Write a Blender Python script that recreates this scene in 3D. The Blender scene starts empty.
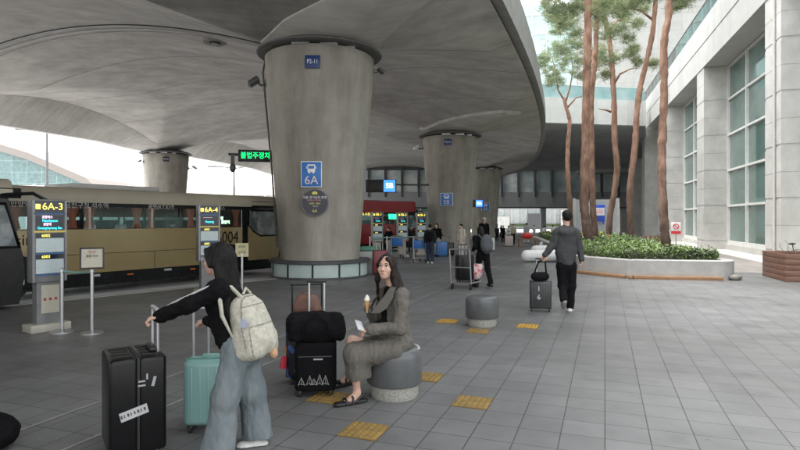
import bpy, bmesh, math, random
import numpy as np
from mathutils import Vector, Matrix, Euler, noise
R = math.radians
random.seed(7); np.random.seed(7)
sc = bpy.context.scene
COL = sc.collection
# ------------------------------------------------------------------ camera
HC = 1.72                     # eye height
cam_d = bpy.data.cameras.new('camera'); cam = bpy.data.objects.new('camera', cam_d); COL.objects.link(cam)
cam.location = (0, 0, HC); cam.rotation_euler = (R(90), 0, 0)
cam_d.sensor_width = 36; cam_d.lens = 25.2; cam_d.shift_y = -5/800; cam_d.clip_end = 3000; cam_d.clip_start = .05
sc.camera = cam
# ------------------------------------------------------------------ world, sun, exposure
SUN_EL, SUN_AZ = 71, -92       # overcast brightness comes from the open side over the plaza
w = bpy.data.worlds.new('World'); sc.world = w; w.use_nodes = True
nt = w.node_tree; bg = nt.nodes['Background']
sky = nt.nodes.new('ShaderNodeTexSky'); sky.sky_type = 'NISHITA'; sky.sun_disc = False
sky.sun_elevation = R(SUN_EL); sky.sun_rotation = R(SUN_AZ); sky.air_density = 1.6; sky.dust_density = 1.5; sky.ozone_density = 1
hs = nt.nodes.new('ShaderNodeHueSaturation'); hs.inputs['Saturation'].default_value = .12   # white overcast
nt.links.new(sky.outputs[0], hs.inputs['Color']); nt.links.new(hs.outputs[0], bg.inputs[0]); bg.inputs[1].default_value = .15
sd = bpy.data.lights.new('sun', 'SUN'); sd.energy = 1.5; sd.angle = R(24); sd.color = (1, .97, .93)
sun = bpy.data.objects.new('sun', sd); COL.objects.link(sun)
az, el = R(SUN_AZ), R(SUN_EL)
dirv = Vector((math.sin(az)*math.cos(el), math.cos(az)*math.cos(el), math.sin(el)))
sun.rotation_euler = dirv.to_track_quat('Z', 'Y').to_euler(); sun.location = (20, 10, 40)
vs = sc.view_settings; sc.display_settings.display_device = 'sRGB'
vs.view_transform = 'Standard'; vs.look = 'None'; vs.exposure = 1.8; vs.gamma = 1; vs.use_curve_mapping = False
sc.cycles.max_bounces = 8; sc.cycles.diffuse_bounces = 5; sc.cycles.transparent_max_bounces = 12
sc.cycles.use_denoising = True

# ------------------------------------------------------------------ placement
F, HY = 560.0, 220.0
A = R(20.1); CA, SA = math.cos(A), math.sin(A)          # paving / roadway direction
def U(X, Y): return (X*CA + Y*SA, -X*SA + Y*CA)         # roadway frame -> world
def inv(x, y): return (x*CA - y*SA, x*SA + y*CA)
def G(px, py):                                          # ground point seen at a place of the photograph
    d = F*HC/(py-HY); return Vector(((px-400)*d/F, d, 0))
def D(px, d, z=0): return Vector(((px-400)*d/F, d, z))
def ray(px): return -math.atan((px-400)/F)

# ------------------------------------------------------------------ materials
MATS = {}
def mat(name, c1, c2=None, rough=.6, metal=0, scale=6, stretch=(1,1,1), bump=0, bscale=None, spec=.5, emit=0, detail=5, coat=0, lo=.35, hi=.65):
    if name in MATS: return MATS[name]
    m = bpy.data.materials.new(name); m.use_nodes = True; n = m.node_tree; p = n.nodes['Principled BSDF']
    p.inputs['Roughness'].default_value = rough; p.inputs['Metallic'].default_value = metal
    p.inputs['Specular IOR Level'].default_value = spec; p.inputs['Coat Weight'].default_value = coat; p.inputs['Coat Roughness'].default_value = .08
    c1 = tuple(c1)+(1,); c2 = (tuple(c2)+(1,)) if c2 else tuple(min(1, x*1.15+.004) for x in c1[:3])+(1,)
    tc = n.nodes.new('ShaderNodeTexCoord'); mp = n.nodes.new('ShaderNodeMapping'); mp.inputs['Scale'].default_value = stretch
    nz = n.nodes.new('ShaderNodeTexNoise'); nz.inputs['Scale'].default_value = scale; nz.inputs['Detail'].default_value = detail; nz.inputs['Roughness'].default_value = .62
    rp = n.nodes.new('ShaderNodeValToRGB'); rp.color_ramp.elements[0].color = c1; rp.color_ramp.elements[1].color = c2
    rp.color_ramp.elements[0].position = lo; rp.color_ramp.elements[1].position = hi
    n.links.new(tc.outputs['Object'], mp.inputs[0]); n.links.new(mp.outputs[0], nz.inputs['Vector'])
    n.links.new(nz.outputs['Fac'], rp.inputs[0]); n.links.new(rp.outputs[0], p.inputs['Base Color'])
    if emit:
        n.links.new(rp.outputs[0], p.inputs['Emission Color']); p.inputs['Emission Strength'].default_value = emit
    if bump:
        b = n.nodes.new('ShaderNodeBump'); b.inputs['Strength'].default_value = bump; b.inputs['Distance'].default_value = .02
        n2 = n.nodes.new('ShaderNodeTexNoise'); n2.inputs['Scale'].default_value = bscale or scale*6; n2.inputs['Detail'].default_value = 4
        n.links.new(mp.outputs[0], n2.inputs['Vector']); n.links.new(n2.outputs['Fac'], b.inputs['Height']); n.links.new(b.outputs[0], p.inputs['Normal'])
    m.diffuse_color = c1; MATS[name] = m
    return m
def nodes_of(m):
    n = m.node_tree; return n, n.nodes['Principled BSDF']
def mixc(n, fac, a, b, blend='MIX'):
    x = n.nodes.new('ShaderNodeMix'); x.data_type = 'RGBA'; x.blend_type = blend
    for s, v in ((0, fac), (6, a), (7, b)):
        if hasattr(v, 'is_linked'): n.links.new(v, x.inputs[s])
        else: x.inputs[s].default_value = v if s == 0 else tuple(v)+(1,)
    return x.outputs[2]
def concrete(name, base, dark, streak_rot=0, streak=(.6, 6, 1), amount=.5):
    m = mat(name, dark, base, rough=.75, scale=1.1, bump=.12, bscale=14, detail=8, spec=.3)
    n, p = nodes_of(m)
    tc = n.nodes.new('ShaderNodeTexCoord'); mp = n.nodes.new('ShaderNodeMapping'); mp.inputs['Scale'].default_value = streak; mp.inputs['Rotation'].default_value = (0, 0, streak_rot)
    nz = n.nodes.new('ShaderNodeTexNoise'); nz.inputs['Scale'].default_value = .55; nz.inputs['Detail'].default_value = 9; nz.inputs['Roughness'].default_value = .7
    n.links.new(tc.outputs['Object'], mp.inputs[0]); n.links.new(mp.outputs[0], nz.inputs['Vector'])
    rp = n.nodes.new('ShaderNodeValToRGB'); rp.color_ramp.elements[0].position = .36; rp.color_ramp.elements[1].position = .62
    rp.color_ramp.elements[0].color = (.62,.6,.58,1); rp.color_ramp.elements[1].color = (1.08,1.07,1.05,1)
    n.links.new(nz.outputs['Fac'], rp.inputs[0])
    old = p.inputs['Base Color'].links[0].from_socket
    o = mixc(n, amount, old, rp.outputs[0], 'MULTIPLY')
    n2 = n.nodes.new('ShaderNodeTexNoise'); n2.inputs['Scale'].default_value = .16; n2.inputs['Detail'].default_value = 6
    n.links.new(tc.outputs['Object'], n2.inputs['Vector'])
    r2 = n.nodes.new('ShaderNodeValToRGB'); r2.color_ramp.elements[0].position = .4; r2.color_ramp.elements[1].position = .6
    r2.color_ramp.elements[0].color = (.78,.77,.77,1); r2.color_ramp.elements[1].color = (1.05,1.04,1.03,1)
    n.links.new(n2.outputs['Fac'], r2.inputs[0])
    n.links.new(mixc(n, .8, o, r2.outputs[0], 'MULTIPLY'), p.inputs['Base Color'])
    return m
def grid_mat(name, c1, c2, joint, bw, bh, rot=0, mortar=.006, rough=.5, plane='XY', offset=0, bump=.1, spec=.5, noise_amt=.35):
    m = mat(name, c1, c2, rough=rough, scale=1.3, bump=bump, bscale=60, detail=7, spec=spec)
    n, p = nodes_of(m)
    tc = n.nodes.new('ShaderNodeTexCoord'); mp = n.nodes.new('ShaderNodeMapping')
    if plane == 'YZ': mp.inputs['Rotation'].default_value = (0, R(-90), R(-90))
    elif plane == 'XZ': mp.inputs['Rotation'].default_value = (R(-90), 0, 0)
    else: mp.inputs['Rotation'].default_value = (0, 0, rot)
    br = n.nodes.new('ShaderNodeTexBrick'); br.offset = offset; br.squash = 1
    br.inputs['Scale'].default_value = 1; br.inputs['Brick Width'].default_value = bw; br.inputs['Row Height'].default_value = bh
    br.inputs['Mortar Size'].default_value = mortar; br.inputs['Mortar Smooth'].default_value = .15; br.inputs['Bias'].default_value = 0
    br.inputs['Color1'].default_value = (.91,.91,.91,1); br.inputs['Color2'].default_value = (1.06,1.06,1.06,1); br.inputs['Mortar'].default_value = tuple(joint)+(1,)
    n.links.new(tc.outputs['Object'], mp.inputs[0]); n.links.new(mp.outputs[0], br.inputs['Vector'])
    old = p.inputs['Base Color'].links[0].from_socket
    n.links.new(mixc(n, 1.0, old, br.outputs['Color'], 'MULTIPLY'), p.inputs['Base Color'])
    return m
def glassy(name, tint, mixf=.25, rough=.02):
    if name in MATS: return MATS[name]
    m = bpy.data.materials.new(name); m.use_nodes = True; n = m.node_tree
    n.nodes.remove(n.nodes['Principled BSDF']); out = n.nodes['Material Output']
    t = n.nodes.new('ShaderNodeBsdfTransparent'); t.inputs[0].default_value = tuple(tint)+(1,)
    g = n.nodes.new('ShaderNodeBsdfGlossy'); g.inputs['Roughness'].default_value = rough; g.inputs[0].default_value = (.9,.95,.95,1)
    fr = n.nodes.new('ShaderNodeFresnel'); fr.inputs[0].default_value = 1.5
    ad = n.nodes.new('ShaderNodeMath'); ad.operation = 'ADD'; ad.inputs[1].default_value = mixf; ad.use_clamp = True
    n.links.new(fr.outputs[0], ad.inputs[0])
    x = n.nodes.new('ShaderNodeMixShader'); n.links.new(ad.outputs[0], x.inputs[0]); n.links.new(t.outputs[0], x.inputs[1]); n.links.new(g.outputs[0], x.inputs[2])
    n.links.new(x.outputs[0], out.inputs[0]); MATS[name] = m
    return m

# ------------------------------------------------------------------ objects
def tag(o, label=None, cat=None, group=None, kind=None):
    if label: o['label'] = label
    if cat: o['category'] = cat
    if group: o['group'] = group
    if kind: o['kind'] = kind
    return o
def thing(name, label, cat, loc=(0,0,0), rotz=0, group=None):
    o = bpy.data.objects.new(name, None); COL.objects.link(o); o.empty_display_size = .2
    o.location = loc; o.rotation_euler = (0, 0, rotz)
    return tag(o, label, cat, group)
def link(name, me, m, parent=None, smooth=40):
    for k in (m if isinstance(m, (list, tuple)) else [m]): me.materials.append(k)
    if smooth is not None and len(me.polygons):
        me.polygons.foreach_set('use_smooth', [True]*len(me.polygons))
        if smooth < 180: me.set_sharp_from_angle(angle=R(smooth))
    o = bpy.data.objects.new(name, me); COL.objects.link(o)
    if parent: o.parent = parent
    return o
def copy_tree(o, parent=None):
    c = o.copy(); COL.objects.link(c)
    if parent: c.parent = parent
    for ch in [x for x in KIDS.get(o.name, [])] or o.children: copy_tree(ch, c)
    return c
KIDS = {}
class MB:
    """collects shapes and links them as ONE mesh object"""
    def __init__(s): s.b = bmesh.new()
    def box(s, c, size, rz=0, bev=0, seg=2, rot=None):
        r = bmesh.ops.create_cube(s.b, size=1.0); v = r['verts']
        bmesh.ops.scale(s.b, vec=size, verts=v)
        if bev:
            es = list({e for x in v for e in x.link_edges})
            q = bmesh.ops.bevel(s.b, geom=es, offset=bev, segments=seg, profile=.5, affect='EDGES', clamp_overlap=True)
            v = list({x for f in q['faces'] for x in f.verts} | {x for x in v if x.is_valid})
        M = Matrix.Translation(c) @ (rot.to_4x4() if rot is not None else Matrix.Rotation(rz, 4, 'Z'))
        bmesh.ops.transform(s.b, matrix=M, verts=v); return s
    def loft(s, rings, cap=True, closed=True):
        L = [[s.b.verts.new(p) for p in r] for r in rings]; n = len(L[0])
        for a, b in zip(L, L[1:]):
            for i in range(n if closed else n-1):
                j = (i+1) % n; s.b.faces.new((a[i], a[j], b[j], b[i]))
        if cap and closed:
            s.b.faces.new(L[0][::-1]); s.b.faces.new(L[-1])
        return s
    def lathe(s, prof, c=(0,0,0), n=32, cap=True):
        return s.loft([[(c[0]+r*math.cos(2*math.pi*i/n), c[1]+r*math.sin(2*math.pi*i/n), c[2]+z) for i in range(n)] for r, z in prof], cap)
    def tube(s, pts, r, n=8, cap=True):
        P = [Vector(p) for p in pts]; k = len(P); rr = r if isinstance(r, (list, tuple)) else [r]*k
        up = None; rings = []
        for i in range(k):
            d = (P[min(i+1, k-1)] - P[max(i-1, 0)]).normalized()
            if up is None:
                up = Vector((0,0,1)) if abs(d.z) < .9 else Vector((1,0,0))
            a = d.cross(up).normalized(); up = a.cross(d).normalized()
            rings.append([P[i] + (a*math.cos(2*math.pi*q/n) + up*math.sin(2*math.pi*q/n))*rr[i] for q in range(n)])
        return s.loft(rings, cap)
    def cyl(s, a, b, r, r2=None, n=16): return s.tube([a, b], [r, r if r2 is None else r2], n)
    def prism(s, poly, z0, z1):
        return s.loft([[(x, y, z0) for x, y in poly], [(x, y, z1) for x, y in poly]])
    def prism_y(s, poly, y0, y1):          # polygon in x,z pushed along y
        return s.loft([[(x, y0, z) for x, z in poly], [(x, y1, z) for x, z in poly]])
    def face(s, pts): s.b.faces.new([s.b.verts.new(p) for p in pts]); return s
    def ball(s, c, r, sub=2, rot=None):
        q = bmesh.ops.create_icosphere(s.b, subdivisions=sub, radius=1)['verts']
        M = Matrix.Translation(c) @ (rot.to_4x4() if rot is not None else Matrix.Identity(4)) @ Matrix.Diagonal((*(r if isinstance(r, (tuple, list)) else (r,r,r)), 1))
        bmesh.ops.transform(s.b, matrix=M, verts=q); return s
    def build(s, name, m, parent=None, smooth=40, recalc=True):
        if recalc: bmesh.ops.recalc_face_normals(s.b, faces=s.b.faces)
        me = bpy.data.meshes.new(name); s.b.to_mesh(me); s.b.free()
        return link(name, me, m, parent, smooth)
def np_mesh(name, V, Fq, m, parent=None, smooth=180):
    me = bpy.data.meshes.new(name); me.from_pydata(V.tolist() if hasattr(V, 'tolist') else V, [], Fq.tolist() if hasattr(Fq, 'tolist') else Fq)
    me.update(); return link(name, me, m, parent, smooth)
def text(name, s, size, m, parent, loc, rot=(R(90),0,0), align='CENTER', ext=.002, squeeze=1):
    cu = bpy.data.curves.new(name, 'FONT'); cu.body = s; cu.size = size; cu.align_x = align; cu.align_y = 'CENTER'; cu.extrude = ext; cu.resolution_u = 3
    o = bpy.data.objects.new(name, cu); COL.objects.link(o)
    me = bpy.data.meshes.new_from_object(o.evaluated_get(bpy.context.evaluated_depsgraph_get()))
    bpy.data.objects.remove(o); bpy.data.curves.remove(cu)
    me.materials.clear(); me.materials.append(m)
    me.transform(Matrix.Diagonal((squeeze, 1, 1, 1)))
    o = bpy.data.objects.new(name, me); COL.objects.link(o); o.parent = parent; o.location = loc; o.rotation_euler = rot
    return o

# ------------------------------------------------------------------ smooth solid modelling for figures and soft things
def solid(prims, vox):
    lo = np.array([1e9]*3); hi = -lo
    bbs = []
    for p in prims:
        if p[0] == 'c':
            _, a, b, ra, rb, k, ax, f = p; a = np.array(a, float); b = np.array(b, float)
            l = np.minimum(a-ra, b-rb); h = np.maximum(a+ra, b+rb)
        elif p[0] in ('e', '-e'):
            _, c, r, Rm, k = p; c = np.array(c, float); e = max(r); l = c-e; h = c+e
        else: l = h = None; k = 0
        bbs.append((l, h, k))
        if p[0] in ('c', 'e'): lo = np.minimum(lo, l); hi = np.maximum(hi, h)
    lo -= 3*vox; hi += 3*vox
    n = np.ceil((hi-lo)/vox).astype(int)+1
    X = [lo[i]+vox*np.arange(n[i]) for i in range(3)]
    Dm = np.full(n, .3, np.float32)
    for p, (l, h, k) in zip(prims, bbs):
        if l is None:
            _, c, nn, k = p
            d = (X[0][:,None,None]-c[0])*nn[0] + (X[1][None,:,None]-c[1])*nn[1] + (X[2][None,None,:]-c[2])*nn[2]
            Dm = np.maximum(Dm, d.astype(np.float32)); continue
        i0 = np.clip(np.floor((l-k-3*vox-lo)/vox).astype(int), 0, n); i1 = np.clip(np.ceil((h+k+3*vox-lo)/vox).astype(int)+1, 0, n)
        sl = tuple(slice(a, b) for a, b in zip(i0, i1))
        if any(b <= a for a, b in zip(i0, i1)): continue
        gx = X[0][sl[0]][:,None,None]; gy = X[1][sl[1]][None,:,None]; gz = X[2][sl[2]][None,None,:]
        if p[0] == 'c':
            _, a, b, ra, rb, k, ax, f = p; a = np.array(a, float); b = np.array(b, float); ba = b-a; q = max(ba@ba, 1e-9)
            px, py, pz = gx-a[0], gy-a[1], gz-a[2]
            t = np.clip((px*ba[0]+py*ba[1]+pz*ba[2])/q, 0, 1)
            vx, vy, vz = px-t*ba[0], py-t*ba[1], pz-t*ba[2]
            if ax is not None:
                ax = np.array(ax, float); ax /= np.linalg.norm(ax)
                s = (vx*ax[0]+vy*ax[1]+vz*ax[2])*(1/f-1); vx, vy, vz = vx+s*ax[0], vy+s*ax[1], vz+s*ax[2]
            d = np.sqrt(vx*vx+vy*vy+vz*vz)-(ra+t*(rb-ra))
            if ax is not None: d = d*min(1, (f+1)/2)
        else:
            _, c, r, Rm, k = p
            P = np.stack(np.broadcast_arrays(gx-c[0], gy-c[1], gz-c[2]), -1)
            if Rm is not None: P = P @ np.array(Rm)         # world -> local
            r = np.array(r, float)
            k0 = np.linalg.norm(P/r, axis=-1); k1 = np.linalg.norm(P/(r*r), axis=-1)+1e-9
            d = k0*(k0-1)/k1
        cur = Dm[sl]
        if p[0][0] == '-':
            hh = np.maximum(k-np.abs(cur+d), 0)/max(k, 1e-6); Dm[sl] = np.maximum(cur, -d)+hh*hh*k*.25
        else:
            hh = np.maximum(k-np.abs(cur-d), 0)/max(k, 1e-6); Dm[sl] = np.minimum(cur, d)-hh*hh*k*.25
    ins = Dm < 0
    m = tuple(x-1 for x in n)
    cnt = np.zeros(m, np.float32); acc = np.zeros(m+(3,), np.float32)
    def corner(o): return tuple(slice(o[i], o[i]+m[i]) for i in range(3))
    import itertools
    for o in itertools.product((0,1), repeat=3):
        for ax in range(3):
            if o[ax]: continue
            o2 = list(o); o2[ax] = 1
            a, b = Dm[corner(o)], Dm[corner(o2)]
            x = (a < 0) != (b < 0)
            with np.errstate(divide='ignore', invalid='ignore'): t = np.where(x, a/(a-b), 0)
            cnt += x
            for i in range(3): acc[..., i] += x*(o[i] + (t if i == ax else 0))
    act = cnt > 0
    idx = np.full(m, -1, np.int64); idx[act] = np.arange(act.sum())
    ijk = np.argwhere(act)
    V = lo + vox*(ijk + acc[act]/cnt[act][:,None])
    Q = []
    for ax in range(3):
        b, c = [(1,2),(2,0),(0,1)][ax]
        s0 = [slice(1, -1)]*3; s0[ax] = slice(0, m[ax])
        s1 = list(s0); s1[ax] = slice(1, m[ax]+1)
        # edge along ax at lattice point p, for p with neighbours on both sides of the other axes
        s0 = [slice(1, m[i]) if i != ax else slice(0, m[i]) for i in range(3)]
        s1 = [slice(1, m[i]) if i != ax else slice(1, m[i]+1) for i in range(3)]
        ia, ib = ins[tuple(s0)], ins[tuple(s1)]
        for fl, sel in ((0, ia & ~ib), (1, ~ia & ib)):
            e = np.argwhere(sel)
            if not len(e): continue
            for i in range(3):
                if i != ax: e[:, i] += 1
            def at(db, dc):
                q = e.copy(); q[:, b] += db; q[:, c] += dc; return idx[q[:,0], q[:,1], q[:,2]]
            qd = np.stack([at(-1,-1), at(0,-1), at(0,0), at(-1,0)], 1)
            Q.append(qd if fl == 0 else qd[:, ::-1])
    return V, np.concatenate(Q)
def C(a, b, ra, rb=None, k=.03, ax=None, f=1): return ('c', tuple(a), tuple(b), ra, ra if rb is None else rb, k, ax, f)
def E(c, r, Rm=None, k=.03): return ('e', tuple(c), r if isinstance(r, (tuple, list)) else (r,r,r), None if Rm is None else [list(x) for x in Rm], k)
def CUT(c, n): return ('p', tuple(c), tuple(n), 0)
def soft(name, prims, vox, m, parent=None, fold=None, smooth=180):
    V, Q = solid(prims, vox)
    me = bpy.data.meshes.new(name); me.from_pydata(V.tolist(), [], Q.tolist()); me.update()
    o = link(name, me, m, parent, smooth)
    if fold:
        for amp, fx, fy, fz, sd_ in fold:
            N = [v.normal.copy() for v in me.vertices]
            for v, nn in zip(me.vertices, N):
                q = v.co; d = noise.noise(Vector((q.x*fx+sd_, q.y*fy, q.z*fz)))
                v.co = q + nn*(amp*d)
        me.update()
    return o
# ------------------------------------------------------------------ shared materials
M_plaza = grid_mat('plaza_paving', (.150,.151,.152), (.192,.193,.194), (.26,.26,.26), .335, .335, rot=-A*-1, mortar=.0045, rough=.42, bump=.06)
M_asph = mat('asphalt', (.05,.05,.05), (.075,.075,.075), rough=.8, scale=3, bump=.2, bscale=90)
M_road = mat('pale_concrete_road', (.36,.36,.37), (.5,.5,.5), rough=.45, scale=.8, bump=.05)
M_kerb = mat('granite_kerb', (.4,.4,.4), (.5,.5,.5), rough=.6, scale=30)
M_soffit = concrete('deck_concrete', (.55,.53,.505), (.44,.42,.40), streak_rot=R(-35), streak=(.9,2.2,1), amount=.55)
M_col = concrete('column_concrete', (.41,.39,.35), (.32,.305,.27), streak=(2.6,2.6,.35), amount=.7)
M_stone = mat('pale_granite', (.42,.412,.392), (.54,.532,.51), rough=.55, scale=.9, bump=.03)
M_stone_d = mat('granite_groove', (.27,.265,.255), rough=.7)
M_steel = mat('brushed_steel', (.55,.56,.57), (.62,.62,.63), rough=.32, metal=.9, scale=20)
M_white = mat('white_paint', (.75,.75,.74), (.8,.8,.79), rough=.45)
M_black = mat('black_plastic', (.012,.012,.013), (.02,.02,.021), rough=.45)
M_dark = mat('dark_grey_metal', (.06,.062,.066), (.085,.086,.09), rough=.45, scale=8)
M_blue = mat('blue_sign', (.03,.16,.50), (.035,.18,.54), rough=.4)
M_rub = mat('rubber', (.018,.018,.018), rough=.8)
M_wtext = mat('white_lettering', (.8,.8,.8), rough=.5)
M_glass = glassy('clear_glass', (.80,.9,.87), .03)
M_busglass = glassy('coach_glass', (.84,.87,.87), .05)
M_winglass = mat('green_window_glass', (.08,.135,.12), (.14,.21,.19), rough=.04, scale=.25, spec=.9)
M_greenglass = mat('pale_green_glass', (.36,.53,.50), (.45,.60,.57), rough=.06, scale=.4, spec=.8)

# ------------------------------------------------------------------ ground
def sheet(name, poly, z, m):
    o = MB().face([(x, y, z) for x, y in poly]).build(name, m, smooth=None, recalc=False); tag(o, kind='structure'); return o
sheet('ground', [(-900,-300), (900,-300), (900,1500), (-900,1500)], -.112, mat('pale_concrete_ground', (.45,.45,.44), (.55,.55,.54), rough=.8, scale=.3))
K0 = (-23.5,-8.2); K1 = (-2.9, 17.2)                     # kerb line of the coach bays
edge = [K0, K1, (-1.2, 25), (1.2, 34), (4.5, 44), (9.5, 60), (12, 75)]
o = MB().prism(edge + [(70,75), (70,-30), (-23.5,-30)], -.11, 0).build('plaza', M_plaza, smooth=None); tag(o, kind='structure')
_n, _p = nodes_of(M_plaza)                                # worn patches, drips and dark spots of a trodden floor
_tc = _n.nodes.new('ShaderNodeTexCoord'); _old = _p.inputs['Base Color'].links[0].from_socket
for _sc, _a, _b, _d, _amt in ((.22, .38, .62, .72, .9), (1.9, .30, .42, .72, .6), (9, .22, .30, .45, .8)):
    _z = _n.nodes.new('ShaderNodeTexNoise'); _z.inputs['Scale'].default_value = _sc; _z.inputs['Detail'].default_value = 5; _n.links.new(_tc.outputs['Object'], _z.inputs['Vector'])
    _r = _n.nodes.new('ShaderNodeValToRGB'); _r.color_ramp.elements[0].position = _a; _r.color_ramp.elements[1].position = _b; _r.color_ramp.elements[0].color = (_d,_d,_d*.98,1); _r.color_ramp.elements[1].color = (1,1,1,1)
    _n.links.new(_z.outputs['Fac'], _r.inputs[0]); _old = mixc(_n, _amt, _old, _r.outputs[0], 'MULTIPLY')
_n.links.new(_old, _p.inputs['Base Color'])
_z = _n.nodes.new('ShaderNodeTexNoise'); _z.inputs['Scale'].default_value = .7; _z.inputs['Detail'].default_value = 6; _n.links.new(_tc.outputs['Object'], _z.inputs['Vector'])
_r = _n.nodes.new('ShaderNodeMapRange'); _r.inputs['From Min'].default_value = .3; _r.inputs['From Max'].default_value = .7; _r.inputs['To Min'].default_value = .36; _r.inputs['To Max'].default_value = .58
_n.links.new(_z.outputs['Fac'], _r.inputs['Value']); _n.links.new(_r.outputs[0], _p.inputs['Roughness'])
def off(pts, d):
    out = []
    for i, p in enumerate(pts):
        a = Vector(pts[max(i-1,0)]); b = Vector(pts[min(i+1,len(pts)-1)]); t = (b-a).normalized(); out.append((p[0]-t.y*d, p[1]+t.x*d))
    return out
k = MB(); e0 = edge; e1 = off(edge, .16)
k.loft([[(a[0],a[1],-.111), (a[0],a[1],.006), (b[0],b[1],.006), (b[0],b[1],-.111)] for a, b in zip(e0, e1)]); tag(k.build('kerb', M_kerb, smooth=None), kind='structure')
r0 = off(edge, .165); r1 = off(edge, 9.5)
sheet('bus_road', r0 + r1[::-1], -.108, M_road)
sheet('daylit_strip', off(edge[:2], .5) + off(edge[:2], 1.55)[::-1], -.104, mat('daylit_road', (.72,.72,.72), (.82,.82,.82), rough=.4, scale=2))  # daylight on the road beside the coach, painted as a near-white strip
# two thin pale guide strips and the grey paving bands, flush with the plaza
M_line = mat('pale_strip', (.24,.24,.235), (.34,.34,.33), rough=.5, scale=8)
for X, wd in ((-3.8,.03), (-4.49,.03)):
    p = [U(X-wd/2, -2), U(X+wd/2, -2), U(X+wd/2, 46), U(X-wd/2, 46)]
    sheet('guide_strip', p, .004, M_line)
M_band = grid_mat('wood_grey_paving', (.20,.185,.17), (.26,.24,.22), (.5,.5,.5), .16, 1.2, rot=R(15.95), mortar=.006, rough=.6)
P0 = Vector((14.63, 21.5, 0)); BA = R(15.95); DB = Vector((math.sin(BA), math.cos(BA), 0)); NB = Vector((math.cos(BA), -math.sin(BA), 0))
def B(u, v): q = P0 + NB*u + DB*v; return (q.x, q.y)     # terminal frame: u into the building, v along it
sheet('terminal_pavement', [B(-3.2,-4.2), B(-.3,-4.2), B(-.3,40), B(-3.2,40)], .004, M_band)
sheet('terminal_step', [B(-.3,-12), B(3,-12), B(3,70), B(-.3,70)], .008, mat('step_stone', (.5,.48,.44), (.56,.54,.5), rough=.6))

# ------------------------------------------------------------------ elevated roadway with groined soffit
ROWY = [-38, -20, -2, 15.5, 33.2, 54, 74]
_cf = np.polyfit([15.5, 33, 56], [-8.32, -8.83, -11.7], 2)
def rowX(Y):
    Y = np.asarray(Y, float); yb = np.maximum(Y, 14); return np.polyval(_cf, yb)
HCOL, TE, TL, TO = 5.0, 5.25, -22.9, -23.9
def wide(Y): return 1+np.maximum(0, 13.5-np.asarray(Y, float))*.015   # unseen near part of the deck, widened to shade the foreground floor
def soffit(t, Y):
    t = np.asarray(t, float); Y = np.asarray(Y, float)
    ed = 6.25
    a_in = 7.35-2.35*np.abs((t-TL/2)/(TL/2))**1.9
    a_r = HCOL + (ed-HCOL)*np.clip(t/TE, 0, 1)**.9
    a_l = HCOL + (ed-HCOL)*np.clip((TL-t)/(TL-TO), 0, 1)**.9
    a = np.where(t > 0, a_r, np.where(t < TL, a_l, a_in))
    cr = np.where(t > 0, 7.0-(7.0-ed)*np.clip(t/TE, 0, 1)**1.3, np.where(t < TL, 7.0-(7.0-ed)*np.clip((TL-t)/(TL-TO), 0, 1)**1.3, 7.0))
    k = np.clip(np.searchsorted(ROWY, Y)-1, 0, len(ROWY)-2); y0 = np.take(ROWY, k); y1 = np.take(ROWY, k+1)
    u = np.clip((2*Y-y0-y1)/(y1-y0), -1, 1)
    b = HCOL + (cr-HCOL)*(1-np.abs(u)**2)
    return np.maximum(a, b)+HC
def soffit_w(x, y):
    X, Y = inv(x, y); return float(soffit(X-rowX(Y), Y))
deck = thing('elevated_roadway', 'long elevated concrete roadway overhead with groined vaulted underside on round columns', 'elevated road')
ys = np.concatenate([np.arange(-38, 0, .5), np.arange(0, 36, .14), np.arange(36, 74.01, .35)]); ts = np.concatenate([np.arange(TO, -9, .25), np.arange(-9, TE, .14), [TE]])
TT, YY = np.meshgrid(ts, ys); ZZ = soffit(TT, YY); XX = np.where(TT > 0, TT*wide(YY), TT)+rowX(YY)
Vv = np.stack([XX*CA+YY*SA, -XX*SA+YY*CA, ZZ], -1).reshape(-1, 3)
nx, ny = len(ts), len(ys); ii = np.arange(nx*ny).reshape(ny, nx)
Qd = np.stack([ii[:-1,:-1], ii[1:,:-1], ii[1:,1:], ii[:-1,1:]], -1).reshape(-1, 4)
np_mesh('soffit', Vv, Qd, M_soffit, deck, smooth=20)
# deck top and side fascias
yy = np.arange(-38, 74.1, 1.0)
def side(t, Y): return float(t*wide(Y) if t > 0 else t)
def strip(prof):                                          # profile of (t, z) swept along the deck
    return [[(*U(float(side(t, Y)+rowX(Y)), float(Y)), z) for t, z in prof] for Y in yy]
MB().loft(strip([(TE-.02,8.06), (TE+.32,8.0), (TE+.32,8.75), (TE+.12,8.75), (TE+.12,9.9), (TE-.1,9.9), (TE-.1,8.76), (TE-.02,8.75)])).build('parapet', mat('parapet_concrete', (.24,.235,.225), (.31,.30,.29), rough=.7, scale=2), deck)
def edge_beam():
    rings = []
    for Y in np.arange(-38, 74.1, .35):
        dn = min(abs(Y-c) for c in ROWY); bot = 5.12+.2*min(1, dn/5)+HC; X0 = float(rowX(Y)); q = lambda t: U(X0+t, float(Y))
        rings.append([(*q(TL+1.1), float(soffit(TL+1.1, Y))-.02), (*q(TL-.5), bot), (*q(TL-1.05), bot+.02), (*q(TL-1.05), 9.6), (*q(TL-.9), 9.6), (*q(TL+1.1), 9.2)])
    return MB().loft(rings)
edge_beam().build('edge_beam', concrete('beam_concrete', (.60,.585,.56), (.5,.485,.46), amount=.5), deck, smooth=30)
MB().loft(strip([(TO+.03,9.25), (TE-.11,9.25), (TE-.11,9.55), (TO+.03,9.55)])).build('deck_slab', M_asph, deck)
cols0 = (-2.49, 17.4)
M_rib = concrete('rib_concrete', (.60,.58,.54), (.50,.485,.45), amount=.4)
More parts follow.
